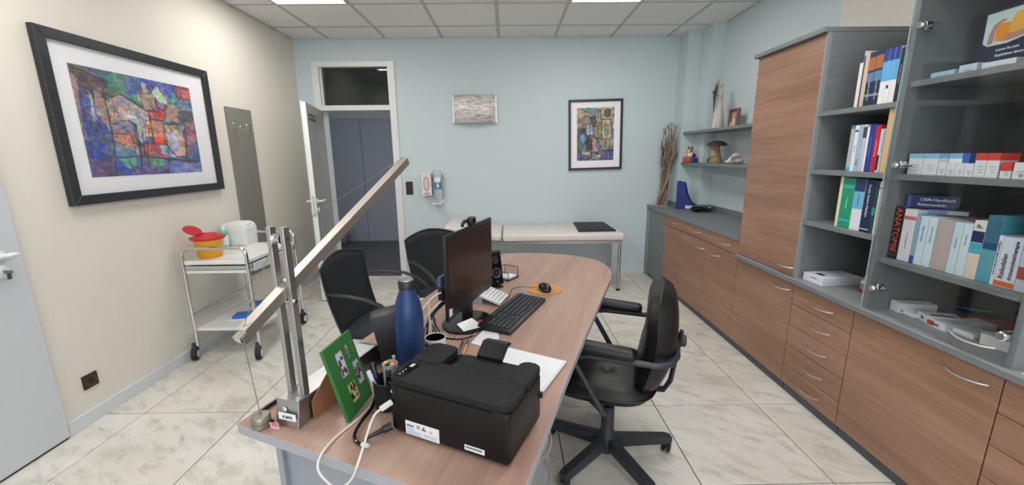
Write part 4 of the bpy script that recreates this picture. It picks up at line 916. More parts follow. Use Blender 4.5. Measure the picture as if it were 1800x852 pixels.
# ================================================================== VISITOR CHAIRS
def armchair(label, loc, rz):
    t = thing('visitor_chair', label, 'chair', loc, rz, 'black mesh visitor chairs at the desk')
    mesh = mat('black_mesh', '#1d2126', .75, bump=.35, bscale=700)
    rows = []; edge = []
    for i in range(11):
        s = i/10; z = .44+.40*s; row = []
        hw = .205+.020*s
        for j in range(13):
            q = j/12*2-1
            x = -.20-.09*s-.015*math.sin(s*math.pi)-.035*(1-q*q)
            row.append((x, hw*q, z+(.038*(1-q*q)+.012*(1-abs(q)) if i == 10 else .038*(1-q*q)*s)))
        rows.append(row)
    MB().grid(rows).build('backrest', mesh, t, smooth=True, solid=.012)
    edge = [r[0] for r in rows]+rows[-1][1:-1]+[r[-1] for r in rows[::-1]]
    b = MB(); b.tube(edge, .0085, 8); b.build('back_frame', m_black, t, smooth=True)
    b = MB(); b.prism([(-.21, -.20), (-.22, 0), (-.21, .20), (.20, .225), (.235, .18), (.24, -.18), (.20, -.225)], .425, .475, bevel=.014, seg=3)
    b.build('seat', mat('seat_cloth', '#20232b', .8, bump=.3, bscale=600), t, smooth=True)
    for s in (-1, 1):
        y = s*.245
        pts = [(-.265, s*.215, .695), (-.22, y, .705), (-.12, y+s*.012, .706), (-.02, y+s*.016, .694), (.07, y+s*.016, .664), (.14, y+s*.01, .61), (.185, y, .54), (.21, y, .45)]
        P = [Vector(p) for p in pts]
        b = MB(); b.tube([p for p in P], [.010, .014, .016, .016, .015, .012, .010, .010], 8, flat=.55); o = b.build('armrest', m_black, t, smooth=True)
        b = MB(); b.tube([(.21, y, .46), (.225, y, .30), (.235, y, .06), (.215, y, .018), (.17, y, .013), (-.22, y, .013)], .0115, 10); b.build('leg', m_black, t, smooth=True)
    b = MB(); b.tube([(-.215, -.245, .013), (-.23, 0, .013), (-.215, .245, .013)], .0115, 8); b.tube([(.19, -.245, .43), (.19, .245, .43)], .010, 8); b.tube([(-.16, -.21, .43), (-.16, .21, .43)], .010, 8)
    b.build('cross_bar', m_black, t, smooth=True)
    return t
armchair('black mesh visitor chair nearest the trolley, its back in front of the open door', (-.715, 2.345, 0), R(-10))
armchair('black mesh visitor chair behind the monitor, farther from the trolley', (-.40, 2.90, 0), R(-46))

# ================================================================== OFFICE CHAIR
t = thing('office_chair', 'black leather office swivel chair with padded armrests at the right side of the desk', 'chair', (.468, 1.735, 0), R(159.5))
m_base = mat('chair_grey_metal', '#2b2e36', .45)
# local +x is forward; star base
hub = MB(); hub.lathe([(.030, .03), (.034, .05), (.045, .075), (.045, .125), (.030, .15), (.030, .27), (.026, .275)], seg=20); hub.build('column', m_base, t, smooth=True)
MB().lathe([(.015, .27), (.015, .40)], seg=14).build('gas_spring', mat('piston_dark', '#191a1d', .3, .6), t, smooth=True)
for k in range(5):
    a = R(5-159.5+72*k)
    ca, sa = math.cos(a), math.sin(a)
    Mz = Matrix.Rotation(a, 4, 'Z')
    b = MB(); b.prism([(.03, .058), (.30, .052), (.325, .058), (.325, .085), (.30, .092), (.03, .122)], -.021, .021, m=Mz @ Matrix(((1, 0, 0, 0), (0, 0, -1, 0), (0, 1, 0, 0), (0, 0, 0, 1))), bevel=.005, seg=2)
    o = b.build('base_arm', m_base, t, smooth=True)
    w_ = bpy.data.objects.new('castor', None); C.objects.link(w_); w_.parent = t; w_.location = (.305*ca, .305*sa, 0); w_.rotation_euler = (0, 0, a+.9+k)
    b = MB()
    for s in (-1, 1): b.lathe([(.014, -.009), (.025, -.006), (.026, .004), (.018, .009)], seg=18, m=Matrix.Translation((.0, s*.013, .026)) @ Matrix.Rotation(R(90), 4, 'X'))
    b.build('wheel', m_black, w_, smooth=True)
    b = MB(); b.box(-.012, .024, -.006, .006, .018, .054, bevel=.004); b.tube([(0, 0, .045), (0, 0, .065)], .008, 8); b.build('fork', m_dgrey, w_)
MB().box(-.10, .10, -.08, .08, .395, .415, bevel=.006).build('seat_mechanism', m_base, t)
b = MB(); b.tube([(.06, -.07, .405), (.10, -.17, .385), (.12, -.20, .345)], .006, 8); o = b.build('height_lever', m_black, t, smooth=True)
MB().ball((.12, -.205, .333), .018, .018, .016).build('knob', m_black, o, smooth=True)
# seat cushion, a soft box with buttons and piping
def pillow(hx, hy, h0, h1, nx=22, ny=22, dent=(), crown=.03, p=3.2):
    """closed cushion: returns MB; top crowned, dents pushed in"""
    b = MB(); rows = []
    for sgn in (1, -1):
        R_ = []
        for i in range(nx+1):
            r = []
            for j in range(ny+1):
                u = i/nx*2-1; v = j/ny*2-1
                m = max(abs(u), abs(v)); k = (abs(u)**p+abs(v)**p)**(1/p) if m > 0 else 0
                sc = (m/k) if k > 0 else 1
                x, y = u*sc*hx, v*sc*hy
                e = (1-m**6)**.5 if m < 1 else 0
                z = (h1+crown*(1-u*u)*(1-v*v) if sgn > 0 else h0)
                mid = (h0+h1)/2; z = mid+(z-mid)*(e if sgn > 0 else e)
                if sgn > 0:
                    for (dx, dy, dd, dr) in dent: z -= dd*math.exp(-((x-dx)**2+(y-dy)**2)/dr**2)
                r.append(b.bm.verts.new((x, y, z)))
            R_.append(r)
        rows.append(R_)
        for i in range(nx):
            for j in range(ny):
                f = (R_[i][j], R_[i+1][j], R_[i+1][j+1], R_[i][j+1]); b.bm.faces.new(f if sgn > 0 else f[::-1])
    bmesh.ops.remove_doubles(b.bm, verts=b.bm.verts, dist=.0004)
    return b
b = pillow(.245, .245, .405, .500, dent=[(-.03, .07, .022, .022), (-.03, -.07, .022, .022)], crown=.012)
o = b.build('seat', m_leather, t, smooth=True); o.location = (.035, 0, 0)
b = MB(); pp = []
for k in range(40):
    a = 2*math.pi*k/40; c_, s_ = math.cos(a), math.sin(a); q = (abs(c_)**3.4+abs(s_)**3.4)**(-1/3.4); pp.append((.035+c_*q*.243, s_*q*.243, .456))
b.tube(pp, .0045, 6, closed=True); b.build('piping', m_leather, t, smooth=True)
# backrest
Mb = Matrix.Translation((-.215, 0, .685)) @ Matrix.Rotation(R(-97), 4, 'Y')
b = pillow(.235, .225, -.062, .056, dent=[(-.02, .09, .02, .03), (-.02, -.09, .02, .03)], crown=.018, p=4.2)
for v in b.bm.verts:
    u = v.co.x/.235
    w_ = 1-.16*max(0, u)**2-.10*max(0, -u)**2
    v.co.y *= w_; v.co.z += .022*(v.co.y/.225)**2 - .02*math.cos(u*2.4)
bmesh.ops.transform(b.bm, matrix=Matrix.Translation((-.215, 0, .685)) @ Matrix.Rotation(R(-90-7), 4, 'Y') @ Matrix.Rotation(math.pi, 4, 'Z') if 0 else Matrix.Translation((-.195, 0, .675)) @ Matrix(((-.122, 0, .9925, 0), (0, 1, 0, 0), (.9925, 0, .122, 0), (0, 0, 0, 1))), verts=b.bm.verts)
b.build('backrest', m_leather, t, smooth=True)
b = MB(); pp = []
for k in range(44):
    a = 2*math.pi*k/44; c_, s_ = math.cos(a), math.sin(a); q = (abs(c_)**4.2+abs(s_)**4.2)**(-1/4.2); u = c_*q*.233
    uu = u/.235; yy = s_*q*.223*(1-.16*max(0, uu)**2-.10*max(0, -uu)**2); zz = .022*(yy/.225)**2-.02*math.cos(uu*2.4)
    pp.append((-.195-.122*u+.9925*zz, yy, .675+.9925*u+.122*zz))
b.tube(pp, .005, 6, closed=True); b.build('piping', m_leather, t, smooth=True)
for s in (-1, 1):
    y = s*.262
    b = MB(); b.tube([(.13, s*.10, .398), (.03, s*.20, .395), (-.01, y, .405), (.01, y, .43), (.11, y, .60), (.125, y, .62), (.11, y, .643), (.06, y, .652), (-.10, y, .652), (-.20, y, .652), (-.25, y*.88, .652), (-.275, y*.6, .652), (-.28, 0, .652)], .0125, 12)
    o = b.build('arm_frame', m_base, t, smooth=True)
    b = MB(); b.box(-.12, .12, -.034, .034, 0, .048, bevel=.022, seg=5)
    q = b.build('armrest', m_leather, t, smooth=True, loc=(.0, y, .663), rot=(0, R(-3), 0))
b = MB(); b.tube([(-.12, 0, .40), (-.24, 0, .41), (-.265, 0, .46), (-.283, 0, .60), (-.295, 0, .70)], [.02, .022, .022, .02, .018], 10, flat=.5); b.build('back_bar', m_base, t, smooth=True)
MB().lathe([(.022, 0), (.026, .006), (.026, .018), (.02, .024)], seg=18, m=Matrix.Translation((-.292, -.0, .655)) @ Matrix.Rotation(R(-90), 4, 'Y')).build('adjuster_knob', m_dgrey, t, smooth=True)
# ================================================================== THE DESK
O2 = Vector((-.742, .988)); DN = Vector((.9540, -.2998)); DD = Vector((.2998, .9540)); AD = math.atan2(-.2998, .9540)
def dp(a, b, z=.74): return (O2.x+DN.x*a+DD.x*b, O2.y+DN.y*a+DD.y*b, z)
t = thing('desk', 'long wooden office desk with a rounded far end and grey edge', 'desk', (O2.x, O2.y, 0), AD)
ol = [(0, 0), (.40, -.04), (.80, -.08), (.805, .0), (.816, .35), (.827, .6), (.85, .99), (.872, 1.35), (.888, 1.62), (.885, 1.75), (.866, 1.85), (.83, 1.94), (.776, 2.02), (.69, 2.085), (.583, 2.128), (.48, 2.140), (.394, 2.138), (.30, 2.128), (.20, 2.10), (.11, 2.055), (.05, 1.99), (.012, 1.90), (0, 1.78)]
MB().prism(ol, .7135, .740).build('top', m_desk, t)
b = MB(); n_ = len(ol)
b.tube([(x, y, .7268) for x, y in ol], .001, 4, closed=True) if 0 else None
for i in range(n_):
    p, q = Vector(ol[i]), Vector(ol[(i+1) % n_]); e = (q-p).normalized(); nn = Vector((e.y, -e.x))*.0018
    b.prism([tuple(p), tuple(q), tuple(q+nn), tuple(p+nn)], .7125, .7402)
b.build('edge_band', mat('desk_edge_grey', '#9a98a0', .45), t)
MB().box(.095, .775, .045, .065, .012, .713, bevel=.001, seg=1).build('end_panel', mat('desk_panel_grey', '#8b9098', .5), t)
MB().box(.085, .105, .03, .50, .0, .713, bevel=.001, seg=1).build('side_panel', mat('desk_panel_grey'), t)
MB().box(.30, .33, .50, 1.65, .25, .713).build('modesty_panel', mat('desk_panel_grey'), t)
b = MB(); b.lathe([(.16, 0), (.16, .02), (.04, .03), (.035, .713)], c=(.45, 1.85, 0), seg=28); b.build('leg', m_greyl, t, smooth=True)
# drawer pedestal under the right edge
t = thing('drawer_pedestal', 'grey drawer pedestal with bow handles under the near right end of the desk', 'drawer unit', dp(.40, .27, 0), AD)
MB().box(-.06, .355, -.19, .165, .03, .70).build('body', mat('desk_panel_grey'), t)
for k in range(5):
    z1 = .695-.128*k; z0 = z1-.124
    dr = MB().box(.357, .374, -.19, .165, z0, z1, bevel=.002, seg=1).build('drawer', m_greyl, t)
    b = MB(); b.tube(arc_pts((.373, -.09, z1-.045), (.373, .09, z1-.045), (.034, 0, -.012), 12), .005, 8); b.build('handle', m_handle, dr, smooth=True)
b = MB().box(-.04, .33, -.17, .15, 0, .029); b.build('plinth', m_greyd, t)

# ------------------------------------------------------------------ counterweight lamp
t = thing('desk_lamp', 'tall steel counterweight desk lamp with a long slanting square beam on two posts', 'lamp', (-.584, 1.02, .7405), 0)
ad = math.atan2(.9540, .2998)-math.pi/2           # lamp axis follows the desk
t.rotation_euler = (0, 0, ad)
# local +y runs along the base away from the camera, +x to the right
BL_, BW = .34, .045
b = MB(); b.prism([(-.052, 0), (.335, 0), (.335, .060), (.30, .074), (-.052+.012, .074)], -.037, .038, m=Matrix(((0, 0, 1, 0), (1, 0, 0, 0), (0, 1, 0, 0), (0, 0, 0, 1))), bevel=.002, seg=1)
b.build('base', m_steel, t)
b = MB(); b.ball((-.004, -.048, .050), .008, .004, .008); b.build('screw', m_chrome, t, smooth=True)
lab = MB().box(-.020, .036, -.0545, -.0525, .024, .044).build('inventory_label', m_whitep, t)
text(t, '0 2074', .011, (-.006, -.0552, .030), (R(90), 0, 0), m_ink, bold=.0003)
MB().box(-.040, -.010, -.066, -.0645, .002, .022, m=Matrix.Rotation(R(-8), 4, 'Y')).build('cable_tag', mat('tag_pink', '#dba9b0', .6), t)
b = MB()
for z in (.012, .018): b.box(-.036, -.014, -.0667, -.0659, z-.003, z)
b.build('tag_print', mat('tag_red', '#a8485a', .6), t)
for s in (-1, 1):
    MB().box(s*.0215-.0065, s*.0215+.0065, -.010, .010, .074, .536, bevel=.001, seg=1).build('post', m_steel, t)
b = MB(); b.tube([(0, .004, .08), (0, .004, .36)], .0028, 8); b.build('rod', m_chrome, t, smooth=True)
MB().lathe([(.007, 0), (.007, .018), (.004, .02)], c=(0, .004, .074), seg=12).build('rod_foot', m_chrome, t, smooth=True)
b = MB(); b.lathe([(.014, -.012), (.010, -.008), (.010, .008), (.014, .012)], seg=20, m=Matrix.Translation((0, 0, .505)) @ Matrix.Rotation(R(90), 4, 'Y')); b.tube([(-.028, 0, .505), (.028, 0, .505)], .004, 8)
b.build('pulley', m_chrome, t, smooth=True)
pv = .362
b = MB(); b.tube([(-.032, 0, pv-.022), (.032, 0, pv-.022)], .006, 10); b.build('pivot_bolt', m_chrome, t, smooth=True)
# beam: lower end to upper end, in local y z
ya, za, yb, zb = -.146, .296, .625, .690
an = math.atan2(zb-za, yb-ya); Lb = math.hypot(yb-ya, zb-za)
Mbm = Matrix.Translation((0, ya, za)) @ Matrix.Rotation(an, 4, 'X')
b = MB(); hw = .0145
b.box(-hw, hw, .016, Lb, -.014, .014, bevel=.0008, seg=1, m=Mbm)
b.box(-hw, hw, 0, .018, -.014, -.011, m=Mbm)
b.box(-hw, -hw+.002, 0, .018, -.014, .006, m=Mbm); b.box(hw-.002, hw, 0, .018, -.014, .006, m=Mbm)
b.build('beam', mat('beam_steel', '#aaa49c', .38, .85, bump=.1, bscale=200), t)
MB().lathe([(.010, 0), (.010, .02), (.007, .022)], seg=14, m=Mbm @ Matrix.Translation((0, .018, .002)) @ Matrix.Rotation(R(90), 4, 'X')).build('lamp_socket', m_chrome, t, smooth=True)
def lp(x, y, z): return (x, y, z)
b = MB(); b.tube([lp(0, ya+.01, za+.012), lp(0, -.012, .51), lp(0, .0, .516), lp(0, .012, .51), lp(0, yb-.01, zb+.014)], .0009, 5)
wy = -.052; 
b.tube([lp(0, ya+.012, za-.012), lp(-.070, -.066, .042)], .0008, 5)
b.build('wire', mat('wire_steel', '#6e6c69', .4, .8), t, smooth=True)
MB().lathe([(.022, 0), (.024, .002), (.024, .014), (.0222, .0148), (.0222, .0158), (.024, .0166), (.024, .030), (.021, .034), (.004, .035), (.003, .042)], c=(-.070, -.066, .0), seg=26).build('counterweight', mat('weight_steel', '#8f8b80', .4, .8), t, smooth=True)
t = tag(MB().tube([(-.640, .985, .752), (-.662, .972, .7465), (-.69, .975, .7465), (-.706, 1.01, .7465), (-.70, 1.05, .7465), (-.68, 1.11, .7465), (-.655, 1.16, .7465), (-.60, 1.21, .7465), (-.54, 1.27, .7465), (-.50, 1.34, .7465), (-.46, 1.40, .7465), (-.40, 1.44, .7465)], .0052, 8).build('lamp_cable', m_gloss, smooth=True), 'black cable leaving the foot of the desk lamp along the left desk edge', 'cable')

# ------------------------------------------------------------------ green picture frame
t = thing('photo_frame', 'bright green wooden photo frame with five small openings leaning on its stand', 'photo frame', (-.437, .985, .7405), 0)
near_b = Vector((0, 0, 0)); far_b = Vector((.0173, .139, 0)); e = far_b.normalized(); near_t = Vector((-.056, .004, .206)); upv = near_t.normalized()
Wf, Hf = far_b.length, near_t.length
upv = (upv-e*upv.dot(e)).normalized(); nf = e.cross(upv).normalized()       # front faces the camera's right
Mf = Matrix((e, upv, nf)).transposed().to_4x4()
m_green = mat('frame_green', '#2b6530', .45)
openings = [(.040, .077, .109, .183), (.099, .133, .055, .128), (.045, .086, .028, .085), (.091, .108, .145, .185), (.120, .134, .147, .187)]
xs = sorted({0, Wf}|{o[0] for o in openings}|{o[1] for o in openings}); ys = sorted({0, Hf}|{o[2] for o in openings}|{o[3] for o in openings})
b = MB()
for i in range(len(xs)-1):
    for j in range(len(ys)-1):
        cx, cy = (xs[i]+xs[i+1])/2, (ys[j]+ys[j+1])/2
        if any(o[0] < cx < o[1] and o[2] < cy < o[3] for o in openings): continue
        b.box(xs[i], xs[i+1], ys[j], ys[j+1], -.010, 0, m=Mf)
bmesh.ops.remove_doubles(b.bm, verts=b.bm.verts, dist=1e-5)
b.build('border', m_green, t)
cols = [('#b9bccb', '#7a4a44', '#4a3a44'), ('#a3a6b5', '#3c2b2e', '#6a3838'), ('#b9b27c', '#3b2418', '#2b2320'), ('#9db0b8', '#2c4a6a', '#8a6a5a'), ('#b8836a', '#9a3f2a', '#5a6a3a')]
rr = random.Random(4)
for o_, cc in zip(openings, cols):
    ph = MB().box(o_[0], o_[1], o_[2], o_[3], -.007, -.004, m=Mf).build('photo', mat('photo_'+cc[0][1:], cc[0], .3), t)
    for ci in (1, 2):
        b = MB()
        for k in range(4):
            x = rr.uniform(o_[0]+.006, o_[1]-.006); y = rr.uniform(o_[2]+.008, o_[3]-.012); w_ = rr.uniform(.003, .006); h_ = rr.uniform(.005, .011)
            x0, x1 = max(x-w_, o_[0]), min(x+w_, o_[1]); y0, y1 = max(y-h_, o_[2]), min(y+h_, o_[3]); d_ = .0004*ci+.0001*k
            b.prism([(x0, y0+.002), (x0+.002, y1), (x1-.001, y1-.003), (x1, y0)], -.004, -.0038+d_, m=Mf)
        b.build('picture_detail', mat('photo_'+cc[ci][1:], cc[ci], .4), ph)
b = MB(); b.prism([(.0, 0), (.0, .055), (.06, .105), (.085, .105), (.085, 0)], -.0015, .0015, m=Matrix.Translation((-.105, .018, 0)) @ Matrix.Rotation(R(70), 4, 'Z') @ Matrix.Rotation(R(90), 4, 'X'))
b.build('easel_stand', mat('hardboard_brown', '#8a5c40', .6), t)
MB().prism([(.045, .0), (.045, .05), (.085, .07), (.085, 0)], -.0012, .0012, m=Matrix.Translation((-.06, .03, 0)) @ Matrix.Rotation(R(-10), 4, 'Z') @ Matrix.Rotation(R(90), 4, 'X')).build('easel_brace', mat('hardboard_dark', '#4b3226', .7), t) if 0 else None

# ------------------------------------------------------------------ pen holder, bottle, speakers
t = thing('pen_holder', 'round black mesh pen holder full of pens beside the printer', 'pen holder', (-.352, 1.062, .7405), 0)
m_mesh = mat('black_wire', '#202226', .5, .3)
b = MB(); b.lathe([(.036, 0), (.037, .002), (.040, .085), (.0415, .088), (.0385, .088), (.036, .004), (0.001, .004)], seg=28, cap=(True, False)); b.build('cup', m_mesh, t, smooth=True)
b = MB(); b.lathe([(.0405, .084), (.042, .086), (.0405, .088)], seg=28, cap=(False, False)); b.build('rim', m_gloss, t, smooth=True)
def pen(label, base, tip, r, col, tipcol=None, grp='pens in the black pen holder', nm='pen'):
    p = thing(nm, label, 'pen', base, 0, grp); v = Vector(tip)-Vector(base)
    b = MB(); b.tube([(0, 0, 0), v*.9, v], [r, r, r*.85], 8); b.build('barrel', mat('pen_'+col, '#'+col, .35), p, smooth=True)
    b = MB(); b.tube([v*.9, v*1.06], [r*1.12, r*.95], 8); b.build('cap', mat('pen_'+(tipcol or col), '#'+(tipcol or col), .35), p, smooth=True)
px, py, pz = -.352, 1.062, .746
pen('clear white pen leaning out of the pen holder towards the green frame', (px-.012, py-.01, pz), (px-.045, py-.012, pz+.105), .0065, 'c3cad6')
pen('fat black marker leaning left behind the clear pen', (px-.02, py+.008, pz), (px-.045, py+.02, pz+.112), .0085, '17181b')
t2 = thing('pen', 'thick grey barrel multicolour pen with red, green, yellow tips standing upright in the pen holder', 'pen', (px+.010, py+.004, pz), 0, 'pens in the black pen holder')
b = MB(); b.lathe([(.019, 0), (.021, .115), (.022, .126)], seg=20); b.build('barrel', mat('pen_grey', '#8e9096', .3, .3), t2, smooth=True)
MB().box(-.008, .008, -.0225, -.017, .02, .118, bevel=.002).build('clip', m_gloss, t2)
for k, c in enumerate(('c4473f', '2f9a80', 'd9b34a', '1b1c20', 'c98a4a')):
    a = k*2*math.pi/5+.6; MB().ball((.011*math.cos(a), .011*math.sin(a), .127), .0075, .0075, .005).build('tip', mat('pen_'+c, '#'+c, .35), t2, smooth=True)
pen('black ballpoint standing at the right of the pen holder', (px+.02, py-.012, pz), (px+.034, py-.008, pz+.115), .005, '24252a', '3b3d44')
pen('dark blue ballpoint standing at the back of the pen holder', (px+.006, py+.026, pz), (px+.012, py+.036, pz+.125), .005, '1d2b4a', '9aa0ab')
t = thing('water_bottle', 'tall matt blue metal water bottle standing behind the printer', 'bottle', (-.327, 1.247, .7405), 0)
MB().lathe([(.043, 0), (.0455, .003), (.0465, .02), (.0465, .195), (.045, .215), (.040, .245), (.033, .267), (.0255, .285), (.0235, .295)], seg=40).build('body', mat('bottle_navy', '#193561', .42, .2, bump=.05, bscale=800), t, smooth=True)
MB().lathe([(.0235, .295), (.0265, .297), (.0265, .318), (.0235, .322)], seg=36).build('cap', m_black, t, smooth=True)
MB().lathe([(.0225, .3222), (.022, .324), (.012, .3235), (.011, .3245), (.001, .3245)], seg=36).build('cap_disc', m_steel, t, smooth=True)
def speaker(label, loc, rz):
    t = thing('speaker', label, 'speaker', loc, rz, 'pair of black desktop speakers')
    # local: front faces -y, leans back
    Ml = Matrix.Rotation(R(-9), 4, 'X')
    b = MB(); b.prism([(-.042, -.028), (.042, -.028), (.030, .055), (-.030, .055)], .014, .200, m=Ml, bevel=.004, seg=2); b.build('cabinet', m_black, t, smooth=True)
    MB().prism([(-.041, .02), (.041, .02), (.036, .190), (-.036, .190)], .028, .032, m=Ml @ Matrix(((1, 0, 0, 0), (0, 0, -1, 0), (0, 1, 0, 0), (0, 0, 0, 1))), bevel=.001, seg=1).build('front_baffle', m_gloss, t)
    Mr = lambda z: Ml @ Matrix.Translation((0, -.032, z)) @ Matrix.Rotation(R(90), 4, 'X')
    for z, r in ((.082, .030), (.152, .020)):
        MB().lathe([(r, 0), (r, .003), (r*.9, .004), (r*.8, .001), (r*.35, -.001), (r*.3, .002), (.001, .003)], seg=24, m=Mr(z), cap=(False, False)).build('driver', m_dgrey, t, smooth=True)
    MB().lathe([(.006, 0), (.006, .005)], seg=12, m=Mr(.035)).build('volume_knob', m_steel, t, smooth=True)
    b = MB(); b.prism([(-.038, -.03), (.038, -.03), (.036, .05), (-.036, .05)], 0, .010, bevel=.003, seg=1); b.tube([(0, .01, .008), (0, .02, .03)], .012, 8); b.build('foot', m_black, t)
    return t
speaker('black desktop speaker standing behind the blue water bottle, left one of the pair', (-.385, 1.315, .7405), R(108))
speaker('black desktop speaker half hidden behind the right side of the monitor', (-.078, 2.135, .7405), R(38))

# ------------------------------------------------------------------ printer
PA = math.atan2(-.42, .906)
t = thing('printer', 'black compact laser printer on the near corner of the desk', 'printer', (-.312, .945, .7405), PA)
# local: x along the back face (0..0.34), y away from camera (0..0.20)
W_, D_, H_ = .340, .208, .160
m_pr = mat('printer_black', '#0e0e10', .42, spec=.3); m_prt = mat('printer_black_textured', '#141517', .6, spec=.3, bump=.5, bscale=900)
b = MB(); b.box(.0, W_, .0, D_, .006, .142, bevel=.012, seg=4); b.build('housing', m_pr, t, smooth=True)
def rr_(x0, x1, y0, y1, r, n=5):
    P = []
    for (cx, cy, a0) in ((x1-r, y1-r, 0), (x0+r, y1-r, 90), (x0+r, y0+r, 180), (x1-r, y0+r, 270)):
        for k in range(n+1): a = R(a0+90*k/n); P.append((cx+r*math.cos(a), cy+r*math.sin(a)))
    return P
# lid: left shoulder, right shoulder, rear strip and the sunken paper ramp between
b = MB()
prof_l = [(0, .143), (.105, .143), (.105, .150), (.205, .150), (.205, .143)]
b.prism(rr_(-.001, W_+.001, -.001, .112, .022), .143, H_, bevel=.003, seg=2)
b.build('lid_rear', m_prt, t, smooth=True)
b = MB(); b.prism(rr_(-.001, .088, .10, D_+.001, .018), .143, H_+.002, bevel=.003, seg=2); b.build('lid_shoulder', m_prt, t, smooth=True)
b = MB(); b.prism(rr_(.285, W_+.001, .10, D_+.001, .018), .143, H_+.001, bevel=.003, seg=2); b.build('lid_shoulder', m_prt, t, smooth=True)
Mr = Matrix(((0, 0, 1, 0), (1, 0, 0, 0), (0, 1, 0, 0), (0, 0, 0, 1)))
b = MB(); b.prism([(.105, .130), (.105, .158), (.150, .150), (.206, .146), (.206, .130)], .112, .287, m=Mr); b.build('paper_ramp', m_prt, t)
b = MB(); b.prism([(.100, .12), (.112, .16), (.20, .144), (.206, .13)], .088, .112, m=Mr); b.build('ramp_slot', m_gloss, t) if 0 else None
MB().box(.0885, .1115, .112, .205, .118, .1425).build('ramp_slot', m_gloss, t)
b = MB(); b.prism([(.195, .140), (.195, .158), (.235, .186), (.262, .180), (.262, .172), (.238, .176), (.205, .150)], .150, .228, m=Mr, bevel=.002, seg=1); b.build('output_flap', m_pr, t, smooth=True)
b = MB()
for k in range(4): b.box(.160+k*.018, .162+k*.018, .212, .232, .168, .186, m=None)
b.build('flap_rib', m_prt, t) if 0 else b.bm.free()
MB().prism(rr_(.008, .040, .012, .086, .006), H_-.0005, H_+.0012, bevel=.0004, seg=1).build('control_panel', m_gloss, t)
b = MB()
for k in range(3): b.ball((.022, .022+k*.012, H_+.0012), .0022, .0022, .0008)
b.box(.020, .030, .062, .078, H_+.001, H_+.002); b.build('indicator', mat('indicator_pale', '#b9bcc2', .4), t, smooth=True)
b = MB(); b.box(.035, .300, -.0012, .004, .134, .1362); b.box(.04, .29, -.0012, .004, .1385, .140); b.box(.0, W_, -.0005, .004, .1425, .1432); b.build('vent_groove', m_black, t)
b = MB(); b.box(.0275, .0285, -.0009, .003, .02, .134); b.box(.004, .028, -.0009, .003, .055, .056); b.build('panel_seam', m_black, t)
lb = MB().box(.048, .150, -.0010, .003, .012, .050, bevel=.0004, seg=1).build('rating_label', m_whitep, t)
MB().box(.052, .074, -.0014, -.0009, .0355, .0405).build('label_heading', mat('print_bluegrey', '#5c6c9a', .6), t)
b = MB()
for z, x0, x1 in ((.030, .052, .074), (.0265, .052, .078), (.022, .052, .098), (.0185, .052, .094), (.015, .052, .10), (.024, .104, .145), (.0205, .104, .14), (.017, .104, .146)): b.box(x0, x1, -.0014, -.0009, z, z+.0011)
b.lathe([(.0055, 0), (.0055, .0004)], seg=14, m=Matrix.Translation((.088, -.0010, .040)) @ Matrix.Rotation(R(90), 4, 'X')); b.build('label_print', mat('print_grey'), t)
b = MB()
for k in range(3):
    a = R(90+120*k); b.prism([(.0, 0), (.007, -.003), (.007, .003)], 0, .0005, m=Matrix.Translation((.105, -.0010, .038)) @ Matrix.Rotation(R(90), 4, 'X') @ Matrix.Rotation(a, 4, 'Z') @ Matrix.Translation((-.001, 0, 0)))
b.build('mark', m_ink, t)
text(t, 'CE', .009, (.120, -.0014, .032), (R(90), 0, 0), mat('print_grey'))
MB().box(.222, .276, -.0010, .003, .020, .034, bevel=.0004, seg=1).build('barcode_label', m_whitep, t)
b = MB(); rb = random.Random(2); x = .226
while x < .270: w_ = rb.uniform(.0006, .0018); b.box(x, x+w_, -.0014, -.0009, .026, .0315); x += w_+rb.uniform(.0006, .0014)
b.build('barcode', m_ink, t)
MB().prism([(-.004, 0), (.004, 0), (0, .009)], 0, .0006, m=Matrix.Translation((.010, -.0006, .118)) @ Matrix.Rotation(R(90), 4, 'X')).build('usb_mark', mat('print_grey'), t)
MB().box(-.001, .004, .02, .028, .118, .124).build('side_catch', m_black, t)
MB().box(W_-.003, W_+.006, D_-.012, D_-.004, .07, .085).build('tray_catch', m_black, t)
b = MB()
for x in (.03, W_-.03):
    for y in (.03, D_-.03): b.lathe([(.012, 0), (.012, .008)], c=(x, y, 0), seg=12)
b.build('foot', m_rubber, t)
def pw(x, y, z):     # point in printer space -> world
    c_, s_ = math.cos(PA), math.sin(PA); return (-.312+c_*x-s_*y, .945+s_*x+c_*y, .7405+z)
# white usb cable and its plug
t = thing('usb_cable', 'white cable with rectangular plug looping over the near desk edge behind the printer', 'cable', (0, 0, 0))
pl0 = pw(.012, -.002, .094); pl1 = pw(-.010, -.034, .080)
b = MB(); b.box(-.0065, .0065, -.034, -.001, -.0055, .0055, bevel=.002, m=Matrix.Translation(pl0) @ Matrix.Rotation(PA-R(30), 4, 'Z') @ Matrix.Rotation(R(18), 4, 'X')); b.build('plug', mat('cable_white', '#cfcdc8', .4), t, smooth=True)
def spline(P, n=6):
    P = [Vector(p) for p in P]; out = []
    for i in range(len(P)-1):
        p0, p1, p2, p3 = P[max(i-1, 0)], P[i], P[i+1], P[min(i+2, len(P)-1)]
        for k in range(n):
            u = k/n; out.append(.5*((2*p1)+(p2-p0)*u+(2*p0-5*p1+4*p2-p3)*u*u+(3*p1-p0-3*p2+p3)*u*u*u))
    return out+[P[-1]]
q0 = Vector(pl0)+(Matrix.Rotation(PA-R(30), 4, 'Z') @ Matrix.Rotation(R(18), 4, 'X')).to_3x3() @ Vector((0, -.034, 0))
